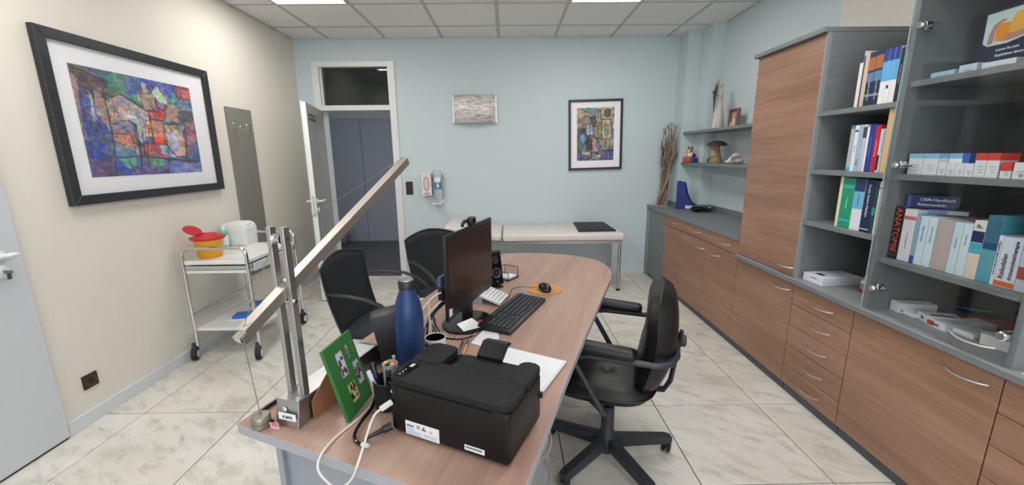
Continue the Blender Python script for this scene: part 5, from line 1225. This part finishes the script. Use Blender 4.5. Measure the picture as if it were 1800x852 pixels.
b = MB(); b.tube(spline([q0, q0+Vector((-.014, -.022, -.012)), (-.345, .808, .775), (-.372, .812, .715), (-.412, .825, .682), (-.452, .838, .705), (-.462, .846, .730), (-.458, .875, .7455), (-.447, .93, .7445), (-.418, 1.00, .7435), (-.405, 1.06, .7435), (-.40, 1.14, .7435)]), .0029, 8)
b.build('cord', mat('cable_white'), t, smooth=True)
t = thing('power_cable', 'black mains cable with a white tie plugged into the back corner of the printer', 'cable', (0, 0, 0))
s0 = Vector(pw(.004, -.002, .022)); s1 = Vector(pw(-.035, -.052, .008))
b = MB(); b.tube([s0, s0.lerp(s1, .35), s0.lerp(s1, .4), s1], [.011, .010, .007, .004], 10); b.build('plug', m_black, t, smooth=True)
b = MB(); b.tube(spline([s1, (-.372, .893, .7455), (-.392, .905, .748), (-.402, .93, .750), (-.400, .98, .752), (-.394, 1.03, .750), (-.402, 1.10, .748), (-.41, 1.16, .746)]), .0044, 8); b.build('cord', m_gloss, t, smooth=True)
b = MB(); b.tube([(-.352, .885, .7465), (-.372, .893, .7465)], .0058, 8); b.build('tie', mat('cable_white'), t, smooth=True)

# ------------------------------------------------------------------ monitor
t = thing('monitor', 'black flat monitor on a round foot, its dark screen facing right', 'monitor', (-.2, 1.63, .7405), AD)
# local: screen normal +x, width along y
e0, e1, z0, z1 = -.145, .365, .070, .412
MB().box(-.006, .008, e0, e1, z0, z1, bevel=.003, seg=2).build('bezel', m_black, t, smooth=True)
MB().box(.0075, .0088, e0+.017, e1-.017, z0+.050, z1-.016).build('screen', mat('screen_dark', '#231517', .22, spec=.35), t)
MB().box(-.040, -.006, e0+.09, e1-.09, z0+.06, z1-.06, bevel=.012, seg=3).build('rear_housing', m_blackm, t, smooth=True)
MB().box(.008, .0088, e0+.008, e0+.034, z0+.020, z0+.052).build('sticker', m_whitep, t)
b = MB(); b.box(-.035, -.012, .07, .15, .006, .20, bevel=.005, seg=2); b.build('stand_neck', m_black, t, smooth=True)
b = MB(); b.lathe([(1, 0), (1, .006), (.97, .010), (.2, .012)], seg=44, m=Matrix.Translation((.01, .03, 0)) @ Matrix.Diagonal((.105, .125, 1, 1))); b.build('foot', m_gloss, t, smooth=True)
MB().box(-.045, -.03, e0+.02, e0+.075, .205, .245, bevel=.003).build('power_block', mat('plug_bluegrey', '#4c6277', .4), t)
MB().box(-.045, -.022, e0+.02, e0+.07, .15, .20, bevel=.003).build('cable_hub', m_black, t)
for k, (pts, mm, l) in enumerate((
    ([(-.03, e0+.02, .185), (-.06, e0-.01, .165), (-.10, e0-.06, .10), (-.12, e0-.11, .03), (-.12, e0-.14, .004)], 'cable_white', 'upper white'),
    ([(-.03, e0+.03, .150), (-.07, e0-.005, .11), (-.10, e0-.05, .06), (-.13, e0-.13, .004)], 'cable_white', 'lower white'))):
    b = MB(); b.tube(spline(pts), .0032, 8); b.build('cable', mat(mm, '#cfcdc8', .4), t, smooth=True)
b = MB()
rc = random.Random(5)
for k in range(7):
    a_ = rc.uniform(-.02, .03)
    b.tube(spline([(-.03+a_*.3, e0+.03+a_, .16-k*.004), (-.07+rc.uniform(-.01, .01), e0+rc.uniform(-.02, .02), .08), (-.05+rc.uniform(-.05, .03), e0-.04+rc.uniform(-.03, .03), .006+rc.uniform(0, .008)), (-.10+rc.uniform(-.06, .06), e0-.10+rc.uniform(-.04, .04), .005), (-.16+rc.uniform(-.03, .05), e0-.16+rc.uniform(-.03, .03), .005)]), .0026, 6)
b.build('cable_bundle', m_gloss, t, smooth=True)
t = thing('webcam', 'small black webcam clipped on top of the monitor', 'webcam', dp(.455, .752, .7405+.412) if 0 else (-.164, 1.752, 1.1535), AD)
MB().box(-.012, .016, -.018, .030, .002, .034, bevel=.007, seg=3).build('head', m_black, t, smooth=True)
MB().lathe([(.010, 0), (.010, .003), (.007, .001)], seg=18, m=Matrix.Translation((.016, .006, .018)) @ Matrix.Rotation(R(90), 4, 'Y')).build('lens', m_gloss, t, smooth=True)
b = MB(); b.tube(spline([(-.006, -.012, .016), (-.012, -.035, .020), (-.012, -.058, .012), (-.010, -.066, .004)]), .008, 8); b.box(-.014, .010, -.016, .026, -.0005, .0025, bevel=.0005, seg=1); b.build('clip', m_black, t, smooth=True)

# ------------------------------------------------------------------ keyboard, mouse, phone
KA = math.atan2(.346, .158)-math.pi/2
t = thing('keyboard', 'black full size computer keyboard in front of the monitor', 'keyboard', (.024, 1.745, .7405), KA)
# local y along the length, +x towards the user
KL, KW = .215, .074
b = MB(); b.prism([(-KW, 0), (KW, 0), (KW, .012), (KW-.012, .015), (-KW+.004, .026), (-KW, .024)], -KL, KL, m=Matrix(((1, 0, 0, 0), (0, 0, 1, 0), (0, 1, 0, 0), (0, 0, 0, 1))), bevel=.002, seg=1); b.build('case', m_black, t, smooth=True)
sl = math.atan2(.011, .132)
b = MB(); keys = []
for r in range(6):
    x = -KW+.018+r*.0205+(.004 if r else 0)
    y = -KL+.012
    row_w = [1]*15
    if r == 5: row_w = [1.3, 1.1, 1.1, 5.8, 1.1, 1.1, 1.3]
    elif r == 4: row_w = [1.4]+[1]*10+[2.4]
    elif r == 3: row_w = [1.7]+[1]*11+[1.1]
    elif r == 2: row_w = [1.5]+[1]*12
    u_ = .0182
    tot = sum(row_w); sc = 14.2/tot
    for w_ in row_w: keys.append((x, y, y+w_*u_*sc-.0018)); y += w_*u_*sc
    y = -KL+.012+14.2*u_+.006
    for k in range(3):
        if r in (0, 1, 2, 5) or (r == 4 and k == 1): keys.append((x, y+k*u_, y+(k+1)*u_-.0018))
    y += 3*u_+.006
    if r > 0:
        for k in range(4): keys.append((x, y+k*u_, y+(k+1)*u_-.0018))
# the user sits on the +x side, so the main block starts at the far left, which is +y
for (x, ya_, yb_) in keys:
    zz = .0245-(x+KW)*math.tan(sl)*1.0
    b.box(x-.0085, x+.0085, -yb_, -ya_, zz-.004, zz+.005, bevel=.0018, seg=1)
stuff(b.build('keys', mat('key_black', '#20242b', .55), t))
b = MB(); rk = random.Random(8)
for (x, ya_, yb_) in keys:
    zz = .0298-(x+KW)*math.tan(sl); yc = -(ya_+yb_)/2; b.box(x-.003, x+.002, yc-.002, yc+.0015, zz-.0002, zz+.0001)
stuff(b.build('key_legends', mat('legend_white', '#9da3ad', .6), t))
t = tag(MB().tube(spline([(-.120, 1.585, .7445), (-.15, 1.515, .7435), (-.20, 1.488, .7435), (-.26, 1.505, .7435), (-.30, 1.56, .744), (-.318, 1.62, .744), (-.33, 1.70, .744)]), .0026, 8).build('keyboard_cable', m_gloss, smooth=True), 'thin black keyboard cable curving round the monitor foot', 'cable')
t = tag(MB().lathe([(.094, 0), (.094, .003)], seg=56).build('mouse_pad', mat('cork_tan', '#b98a55', .8, var=.08, vscale=60)), 'round tan mouse pad behind the keyboard', 'mouse pad')
t.location = (.193, 2.09, .7405)
t = thing('mouse', 'black glossy computer mouse lying on the round tan pad', 'mouse', (.190, 2.065, .7445), R(-75))
b = pillow(.055, .031, .0, .028, nx=18, ny=12, crown=.012, p=2.4)
for v in b.bm.verts:
    if v.co.z < .012: v.co.z = max(v.co.z, .001)
b.build('shell', m_gloss, t, smooth=True)
MB().lathe([(.007, -.003), (.008, 0), (.007, .003)], seg=14, m=Matrix.Translation((-.028, 0, .030)) @ Matrix.Rotation(R(90), 4, 'X')).build('wheel', m_dgrey, t, smooth=True)
b = MB(); b.tube([(-.05, 0, .024), (-.03, 0, .0345), (.0, 0, .040)], .0008, 5); b.build('button_seam', m_dgrey, t)
t = tag(MB().tube(spline([(.150, 2.075, .757), (.12, 2.10, .750), (.07, 2.13, .7435), (.02, 2.10, .7435), (.005, 2.03, .7435), (.0, 1.97, .7435), (-.02, 1.93, .7435)]), .0016, 6).build('mouse_cable', mat('cable_brown', '#3b241d', .4), smooth=True), 'thin dark cable running from the mouse behind the keyboard', 'cable')
t = thing('telephone', 'white office telephone with grey keys on a wedge stand under the monitor', 'telephone', (-.088, 1.925, .7405), AD)
Mt = Matrix.Translation((0, 0, .034)) @ Matrix.Rotation(R(20), 4, 'Y')
b = MB(); b.box(-.072, .072, -.068, .068, -.008, .008, bevel=.004, seg=2, m=Mt); b.build('body', m_whitep, t, smooth=True)
b = MB(); b.prism([(-.095, 0), (-.03, 0), (-.03, .034), (-.062, .046)], -.055, .045, m=Matrix(((1, 0, 0, 0), (0, 0, 1, 0), (0, 1, 0, 0), (0, 0, 0, 1))) ); b.build('wedge_stand', mat('stand_grey', '#8f97a3', .4), t)
MB().box(-.066, -.030, -.010, .058, .008, .0095, m=Mt).build('display', mat('display_dark', '#2a3036', .2), t)
b = MB()
for i in range(5):
    for j in range(5): b.box(-.020+i*.018, -.011+i*.018, -.056+j*.025, -.045+j*.025, .008, .0098, m=Mt)
stuff(b.build('buttons', mat('button_grey', '#8d929b', .5), t))
# ------------------------------------------------------------------ papers, pens, mug, tray
def sheet(label, pts, z=.7410, rz=0, nm='paper_note', th=.0006, cat='paper', lines=0, grp=None):
    c_ = Vector((sum(p[0] for p in pts)/len(pts), sum(p[1] for p in pts)/len(pts)))
    t = thing(nm, label, cat, (c_.x, c_.y, z), 0, grp)
    q = [(p[0]-c_.x, p[1]-c_.y) for p in pts]
    MB().prism(q, 0, th).build('sheet', m_paper, t)
    if lines:
        b = MB(); A, B, D_2 = Vector(q[0]), Vector(q[1]), Vector(q[-1])
        for k in range(lines):
            u = (k+1)/(lines+1); s = A.lerp(D_2, u)+(B-A)*.12; e_ = A.lerp(D_2, u)+(B-A)*.85; n__ = (D_2-A).normalized()*.0005
            b.prism([tuple(s), tuple(e_), tuple(e_+n__), tuple(s+n__)], th, th+.0001)
        b.build('writing', mat('print_faint', '#aab0c0', .7), t)
    return t
sheet('white note lying on the desk between the keyboard and the printer', [(-.150, 1.455), (-.080, 1.415), (-.040, 1.50), (-.048, 1.555), (-.110, 1.570)])
sheet('white note with a folded corner lying on the monitor foot', [(-.222, 1.610), (-.185, 1.535), (-.120, 1.575), (-.118, 1.60), (-.165, 1.675)], z=.7535, lines=2)
MB().box(0, 0.04, -.003, .003, 0, .003).bm.free()
for k, (d_, rz_) in enumerate(((0, 0), (.006, 1.2), (-.004, -2))):
    z = .7410+.0045*k
    q = [(.095, 1.105), (.190, 1.283), (-.010, 1.392), (-.10, 1.22)]
    q = [(x+d_, y+d_) for x, y in q]
    sheet(['lowest sheet of the papers sticking out behind the printer', 'middle sheets of the papers behind the printer', 'top printed sheet of the papers sticking out behind the printer'][k], q, z=z, th=.0042, lines=14 if k == 2 else 0, grp='stack of papers behind the printer')
def biro(label, a, b_, c1, c2):
    p = thing('pen', label, 'pen', a, 0, 'pens lying between printer and monitor'); v = Vector(b_)-Vector(a)
    b = MB(); b.tube([(0, 0, 0), v*.12, v*.72], [.0015, .0045, .0045], 8); b.build('barrel', mat('pen_'+c1, '#'+c1, .35), p, smooth=True)
    b = MB(); b.tube([v*.66, v], [.0052, .0048], 8); b.tube([v*.68+Vector((0, 0, .006)), v*.92+Vector((0, 0, .006))], .0012, 5); b.build('cap', mat('pen_'+c2, '#'+c2, .35), p, smooth=True)
biro('dark blue pen lying beside the orange one behind the printer', (-.188, 1.36, .7465), (-.180, 1.478, .7465), '22284a', '2b3468')
biro('orange ballpoint with a blue cap behind the printer', (-.168, 1.355, .7465), (-.162, 1.470, .7465), 'd98a3a', '3a3a78')
t = thing('mug', 'white mug with black lettering and dark inside behind the printer', 'mug', (-.262, 1.335, .7405), 0)
MB().lathe([(.030, 0), (.034, .003), (.037, .085), (.0355, .086), (.034, .083)], seg=36, cap=(True, False)).build('cup', m_whitep, t, smooth=True)
MB().lathe([(.0345, .0835), (.032, .02), (.001, .018)], seg=36, cap=(False, False)).build('inside', m_gloss, t, smooth=True)
b = MB(); rm = random.Random(3)
for k in range(12):
    a = R(-150+k*9); c_, s_ = math.cos(a), math.sin(a)
    b.box(-.0018, .0018, -.0006, .0006, -.007, .007 if k % 3 else .003, m=Matrix.Translation((.0368*c_, .0368*s_, .066)) @ Matrix.Rotation(a+R(90), 4, 'Z'))
b.build('lettering', m_ink, t)
t = thing('plastic_stick', 'slim white stick standing upright behind the mug', 'stick', (-.305, 1.465, .7405), 0)
MB().lathe([(.006, 0), (.006, .05), (.003, .11), (.0022, .172), (.001, .176)], seg=12).build('stick', mat('stick_white', '#cfcbc8', .4), t, smooth=True)
t = tag(MB().tube(spline([(-.26, 1.50, .742), (-.265, 1.505, .775), (-.245, 1.50, .778), (-.235, 1.498, .75), (-.22, 1.50, .775), (-.205, 1.50, .77), (-.225, 1.498, .742), (-.25, 1.50, .742)]), .0012, 5, closed=False).build('wire_stand', m_mesh, smooth=True), 'small black bent wire stand behind the mug', 'wire stand')
t = thing('note_tray', 'small black wire mesh tray with white note paper right of the monitor', 'tray', (-.003, 2.238, .7405), R(-35))
b = MB(); A_ = [(-.095, 0), (.0, 0), (.0, .10), (-.095, .10)]
b.tube([(x, y, .003) for x, y in A_], .0028, 6, closed=True)
b.tube([(-.095, 0, .003), (-.095, 0, .048), (0, 0, .048), (0, 0, .003)], .0024, 6); b.tube([(-.095, .10, .003), (-.095, .10, .064), (0, .10, .064), (0, .10, .003)], .0026, 6); b.tube([(-.095, .10, .064), (-.095, .05, .064), (-.095, 0, .048)], .0024, 6)
b.build('frame', m_black, t, smooth=True)
b = MB()
for k in range(1, 16): u = k*.006; b.tube([(-.095+u, .1, .004), (-.095+u, .1, .062)], .0004, 4); b.tube([(-.095+u, 0, .004), (-.095+u, 0, .047)], .0004, 4)
for k in range(1, 9): b.tube([(-.095, .1, k*.007), (0, .1, k*.007)], .0004, 4); b.tube([(-.095, 0, k*.0055), (0, 0, k*.0055)], .0004, 4)
for k in range(1, 13): b.tube([(-.095, k*.0078, .004), (-.095, k*.0078, .05)], .0004, 4)
stuff(b.build('mesh', m_mesh, t))
t2 = thing('note_paper', 'block of white note paper lying in the wire mesh tray', 'paper', (-.003, 2.238, .7455), R(-35))
MB().box(-.088, -.008, .008, .092, 0, .012, bevel=.0005, seg=1).build('block', m_paper, t2)
t = thing('sticky_note', 'small red edged slip under the note on the monitor foot', 'paper', (-.118, 1.625, .7530), R(20))
MB().box(-.012, .012, -.03, .03, 0, .0004).build('slip', mat('slip_red', '#a3383c', .6), t)

# ================================================================== THINGS BY THE BLUE WALL ON THE RIGHT
t = thing('branch_bouquet', 'bundle of twisted dry brown branches standing on the counter by the blue wall', 'dry branches', (1.79, 4.72, .8505), 0)
rb = random.Random(11)
m_bark = [mat('bark_a', '#7d6a5b', .9, var=.3, vscale=60), mat('bark_b', '#9a8774', .9, var=.3, vscale=60), mat('bark_c', '#665449', .9, var=.3, vscale=60)]
MB().lathe([(.085, 0), (.08, .012), (.03, .018)], seg=14).build('foot', m_bark[1], t)
for k in range(30):
    a = rb.uniform(0, 2*math.pi); sp = rb.uniform(.03, .13); top = rb.uniform(.62, .95); lean = .06
    pts = []
    ph = rb.uniform(0, 6)
    for i in range(10):
        s = i/9; tw = a+2.2*s+.6*math.sin(5*s+ph)
        r_ = (.028+.018*math.sin(s*9+ph))*(1-s*.2)+sp*max(0, s-.25)**1.3*.95
        pts.append((r_*math.cos(tw)+lean*s+rb.uniform(-.008, .008), r_*math.sin(tw)*.75+rb.uniform(-.008, .008), s*top))
    pts = spline(pts, 2); n_ = len(pts)
    rad = [max(.0015, (.013+rb.uniform(-.003, .005))*(1-.75*i/n_)+rb.uniform(-.0015, .0015)) for i in range(n_)]
    b = MB(); b.tube(pts, rad, 5)
    for j in range(3):
        q = Vector(pts[rb.randint(n_//2, n_-2)]); dv = Vector((rb.uniform(-.04, .04), rb.uniform(-.03, .03), rb.uniform(.02, .07))); b.tube([q, q+dv*.5+Vector((rb.uniform(-.01, .01), 0, 0)), q+dv], [.006, .004, .0015], 4)
    b.build('branch', m_bark[k % 3], t, smooth=True)
t = thing('magazine_file', 'dark blue magazine file with a white label standing on the counter', 'magazine file', (1.875, 4.50, .8505), R(-34))
m_mf = mat('file_blue', '#1c2b78', .4)
pf = [(0, 0), (.19, 0), (.19, .055), (.145, .085), (.105, .17), (.075, .29), (.0, .305)]
Mfi = Matrix(((1, 0, 0, 0), (0, 0, 1, 0), (0, 1, 0, 0), (0, 0, 0, 1)))
MB().prism(pf, -.045, -.042, m=Mfi).build('side', m_mf, t); MB().prism(pf, .042, .045, m=Mfi).build('side', m_mf, t)
b = MB(); b.box(0, .003, -.042, .042, 0, .305); b.box(.187, .19, -.042, .042, 0, .055); b.box(.003, .187, -.042, .042, 0, .003); b.build('shell', m_mf, t)
MB().box(.1902, .1912, -.036, .036, .012, .05).build('label', m_whitep, t); MB().box(.10, .17, -.0458, -.0452, .012, .045).build('label', m_whitep, t)
t = thing('cable_coil', 'tangle of black and dark green cables lying on the counter beside the blue file', 'cable', (2.03, 4.22, .8515), 0)
for k in range(9):
    b = MB(); r0 = .035+.006*k; a0 = rb.uniform(0, 6)
    b.tube([(r0*1.5*math.cos(a0+u*.35)+.01*math.sin(k+u), r0*math.sin(a0+u*.35)+.015*math.cos(k*2), .006+.004*k*.8+.006*math.sin(u+k)+.004) for u in range(16)], .0065, 6)
    b.build('loop', mat('cable_green', '#1e4038', .5) if k % 3 == 0 else m_gloss, t, smooth=True)
# statue on the upper shelf
t = thing('figurine', 'tall slim white angel figurine with dark bouquet and sprigs on the upper wall shelf', 'figurine', (2.06, 4.10, 1.6805), R(200))
m_plaster = mat('plaster_white', '#cdc8bd', .8, var=.06, vscale=30)
b = MB(); b.lathe([(.052, 0), (.060, .01), (.052, .10), (.040, .20), (.032, .28), (.040, .33), (.036, .36), (.016, .375)], seg=20)
for v in b.bm.verts: a = math.atan2(v.co.y, v.co.x); k_ = 1+.10*math.sin(7*a)*(1-min(1, v.co.z/.3)); v.co.x *= k_; v.co.y *= k_*.8; v.co.x += .03*(v.co.z/.375)**2
b.build('robe', m_plaster, t, smooth=True)
b = MB(); b.ball((.034, 0, .405), .022, .021, .027); b.lathe([(.010, .37), (.010, .385)], c=(.032, 0, 0), seg=10); b.ball((.058, 0, .400), .006, .005, .007); b.build('head', m_plaster, t, smooth=True)
b = MB(); b.ball((.026, 0, .418), .028, .027, .020); b.ball((.004, 0, .40), .016, .02, .018); b.build('hair', m_plaster, t, smooth=True)
for s in (-1, 1):
    b = MB(); b.tube([(.03, s*.035, .345), (.055, s*.045, .31), (.075, s*.02, .33)], [.013, .011, .008], 8); b.build('arm', m_plaster, t, smooth=True)
MB().ball((.078, .0, .335), .022, .022, .02).build('bouquet', mat('bouquet_dark', '#3d3a30', .9), t, smooth=True)
for k in range(9):
    b = MB(); x_, y_ = rb.uniform(.02, .07), rb.uniform(-.03, .05); b.tube([(.075, 0, .15+.01*k), (.085+x_*.2, y_*.6, .30), (.06+x_*.5, y_, .40+rb.uniform(0, .07))], [.003, .004, .001], 5); b.build('sprig', mat('sprig_green', '#3f4a3a', .9), t, smooth=True)
t = thing('shadow_box', 'small wooden picture box with a white figure inside beside the angel figurine', 'picture box', (2.085, 3.90, 1.6805), R(8))
b = MB()
for q in ((-.0, .035, -.06, -.05, 0, .17), (0, .035, .05, .06, 0, .17), (0, .035, -.05, .05, 0, .010), (0, .035, -.05, .05, .16, .17)): b.box(*q)
b.build('frame', mat('box_wood', '#8d6c5c', .6), t)
MB().box(.030, .035, -.05, .05, .01, .16).build('back', mat('box_back', '#b08d7c', .8), t)
b = MB(); b.lathe([(.018, .0), (.012, .05), (.014, .07), (.006, .085), (.010, .10), (.004, .112)], c=(.012, -.012, .0), seg=14); b.build('white_figure', m_plaster, t, smooth=True)
b = MB(); b.lathe([(.012, .0), (.009, .03), (.010, .045), (.003, .055)], c=(.008, .025, .0), seg=12); b.build('small_figure', mat('figure_cream', '#d6bda0', .7), t, smooth=True)
# fox, mushroom, shell on the lower shelf
t = thing('figurine', 'small ceramic fox sitting on a blue and orange block on the lower wall shelf', 'figurine', (2.0, 4.545, 1.3525), R(205))
m_or = mat('fox_orange', '#b5592c', .35); m_wh = mat('fox_white', '#ddd3c6', .35); m_bk = mat('fox_dark', '#2c2522', .35)
MB().box(-.04, .04, -.060, .045, 0, .062, bevel=.012, seg=3).build('block', m_or, t, smooth=True)
MB().box(-.038, .038, .040, .085, 0, .055, bevel=.010, seg=3).build('blue_block', mat('fox_blue', '#2b3f86', .35), t, smooth=True)
b = MB(); b.ball((0, 0, .080), .028, .036, .034); b.build('body', m_wh, t, smooth=True)
MB().ball((.016, 0, .085), .018, .020, .022).build('chest', m_wh, t, smooth=True)
MB().ball((.004, 0, .130), .028, .035, .026).build('head', m_or, t, smooth=True)
MB().ball((.024, 0, .124), .018, .024, .016).build('muzzle', m_wh, t, smooth=True)
MB().ball((.042, 0, .126), .005).build('nose', m_bk, t, smooth=True)
for s in (-1, 1):
    MB().lathe([(.013, 0), (.008, .018), (.001, .032)], c=(0, s*.024, .146), seg=8).build('ear', m_bk, t, smooth=True)
    MB().ball((.028, s*.014, .136), .004).build('eye', m_bk, t, smooth=True)
MB().tube([(-.02, .03, .065), (-.01, .055, .075), (.01, .058, .095)], [.014, .016, .006], 8).build('tail', m_bk, t, smooth=True)
t = thing('figurine', 'ceramic mushroom ornament with a brown cap beside the fox on the lower wall shelf', 'figurine', (2.06, 4.09, 1.3525), R(190))
m_st = mat('stem_ochre', '#8a7b5c', .6, var=.15, vscale=40)
b = MB(); b.lathe([(.062, 0), (.06, .02), (.045, .06), (.034, .10), (.028, .15), (.034, .175)], seg=20); b.build('stem', m_st, t, smooth=True)
b = MB(); b.lathe([(.03, .172), (.088, .166), (.094, .172), (.080, .196), (.045, .212), (.001, .217)], seg=26); b.build('cap', mat('cap_brown', '#4a3426', .4), t, smooth=True)
b = MB(); b.ball((.03, .0, .08), .030, .036, .034); b.ball((.038, .0, .115), .022, .024, .018); b.build('gnome', mat('gnome_tan', '#a8906a', .6), t, smooth=True)
b = MB(); b.ball((-.01, -.045, .03), .05, .034, .034); b.ball((.02, -.05, .025), .03, .03, .03); b.build('dark_stone', mat('stone_dark', '#38302b', .6), t, smooth=True)
t = thing('shell', 'white sea shell lying on the lower wall shelf next to the tall cupboard', 'shell', (2.06, 3.79, 1.3525), R(100))
b = MB(); pts = []; rad = []
for i in range(40):
    s = i/39; a = s*15; rr2 = .052*(1-s)**1.1; pts.append((-.075+.17*s, rr2*math.cos(a)*.45, .035*(1-s)+.012+rr2*math.sin(a)*.35)); rad.append(.008+.034*(1-s))
b.tube(pts, [min(r, p[2]-.001 if p[2] > .01 else r) for r, p in zip(rad, pts)], 12); b.build('spire', mat('shell_white', '#d3ccca', .5, var=.06, vscale=50), t, smooth=True)
b = MB(); b.ball((-.06, -.02, .03), .05, .045, .028); b.tube([(-.10, -.03, .02), (-.06, -.06, .022), (-.01, -.05, .018)], [.008, .014, .006], 8); b.build('lip', mat('shell_white'), t, smooth=True)
# things on the corridor floor
for k, (x, y, l) in enumerate(((-2.93, 6.85, 'dark bag on the corridor floor seen behind the slanting lamp beam'),)):
    t = thing('bag', l, 'bag', (x, y, 0), R(10))
    MB().box(-.16, .16, -.10, .10, 0, .17, bevel=.04, seg=3).build('body', mat('bag_grey', '#6a6a70', .7), t, smooth=True)
    b = MB(); b.ball((0, 0, .20), .16, .10, .07); b.ball((-.05, 0, .28), .10, .08, .05); b.build('bundle', mat('bag_black', '#1a1a1f', .6), t, smooth=True)
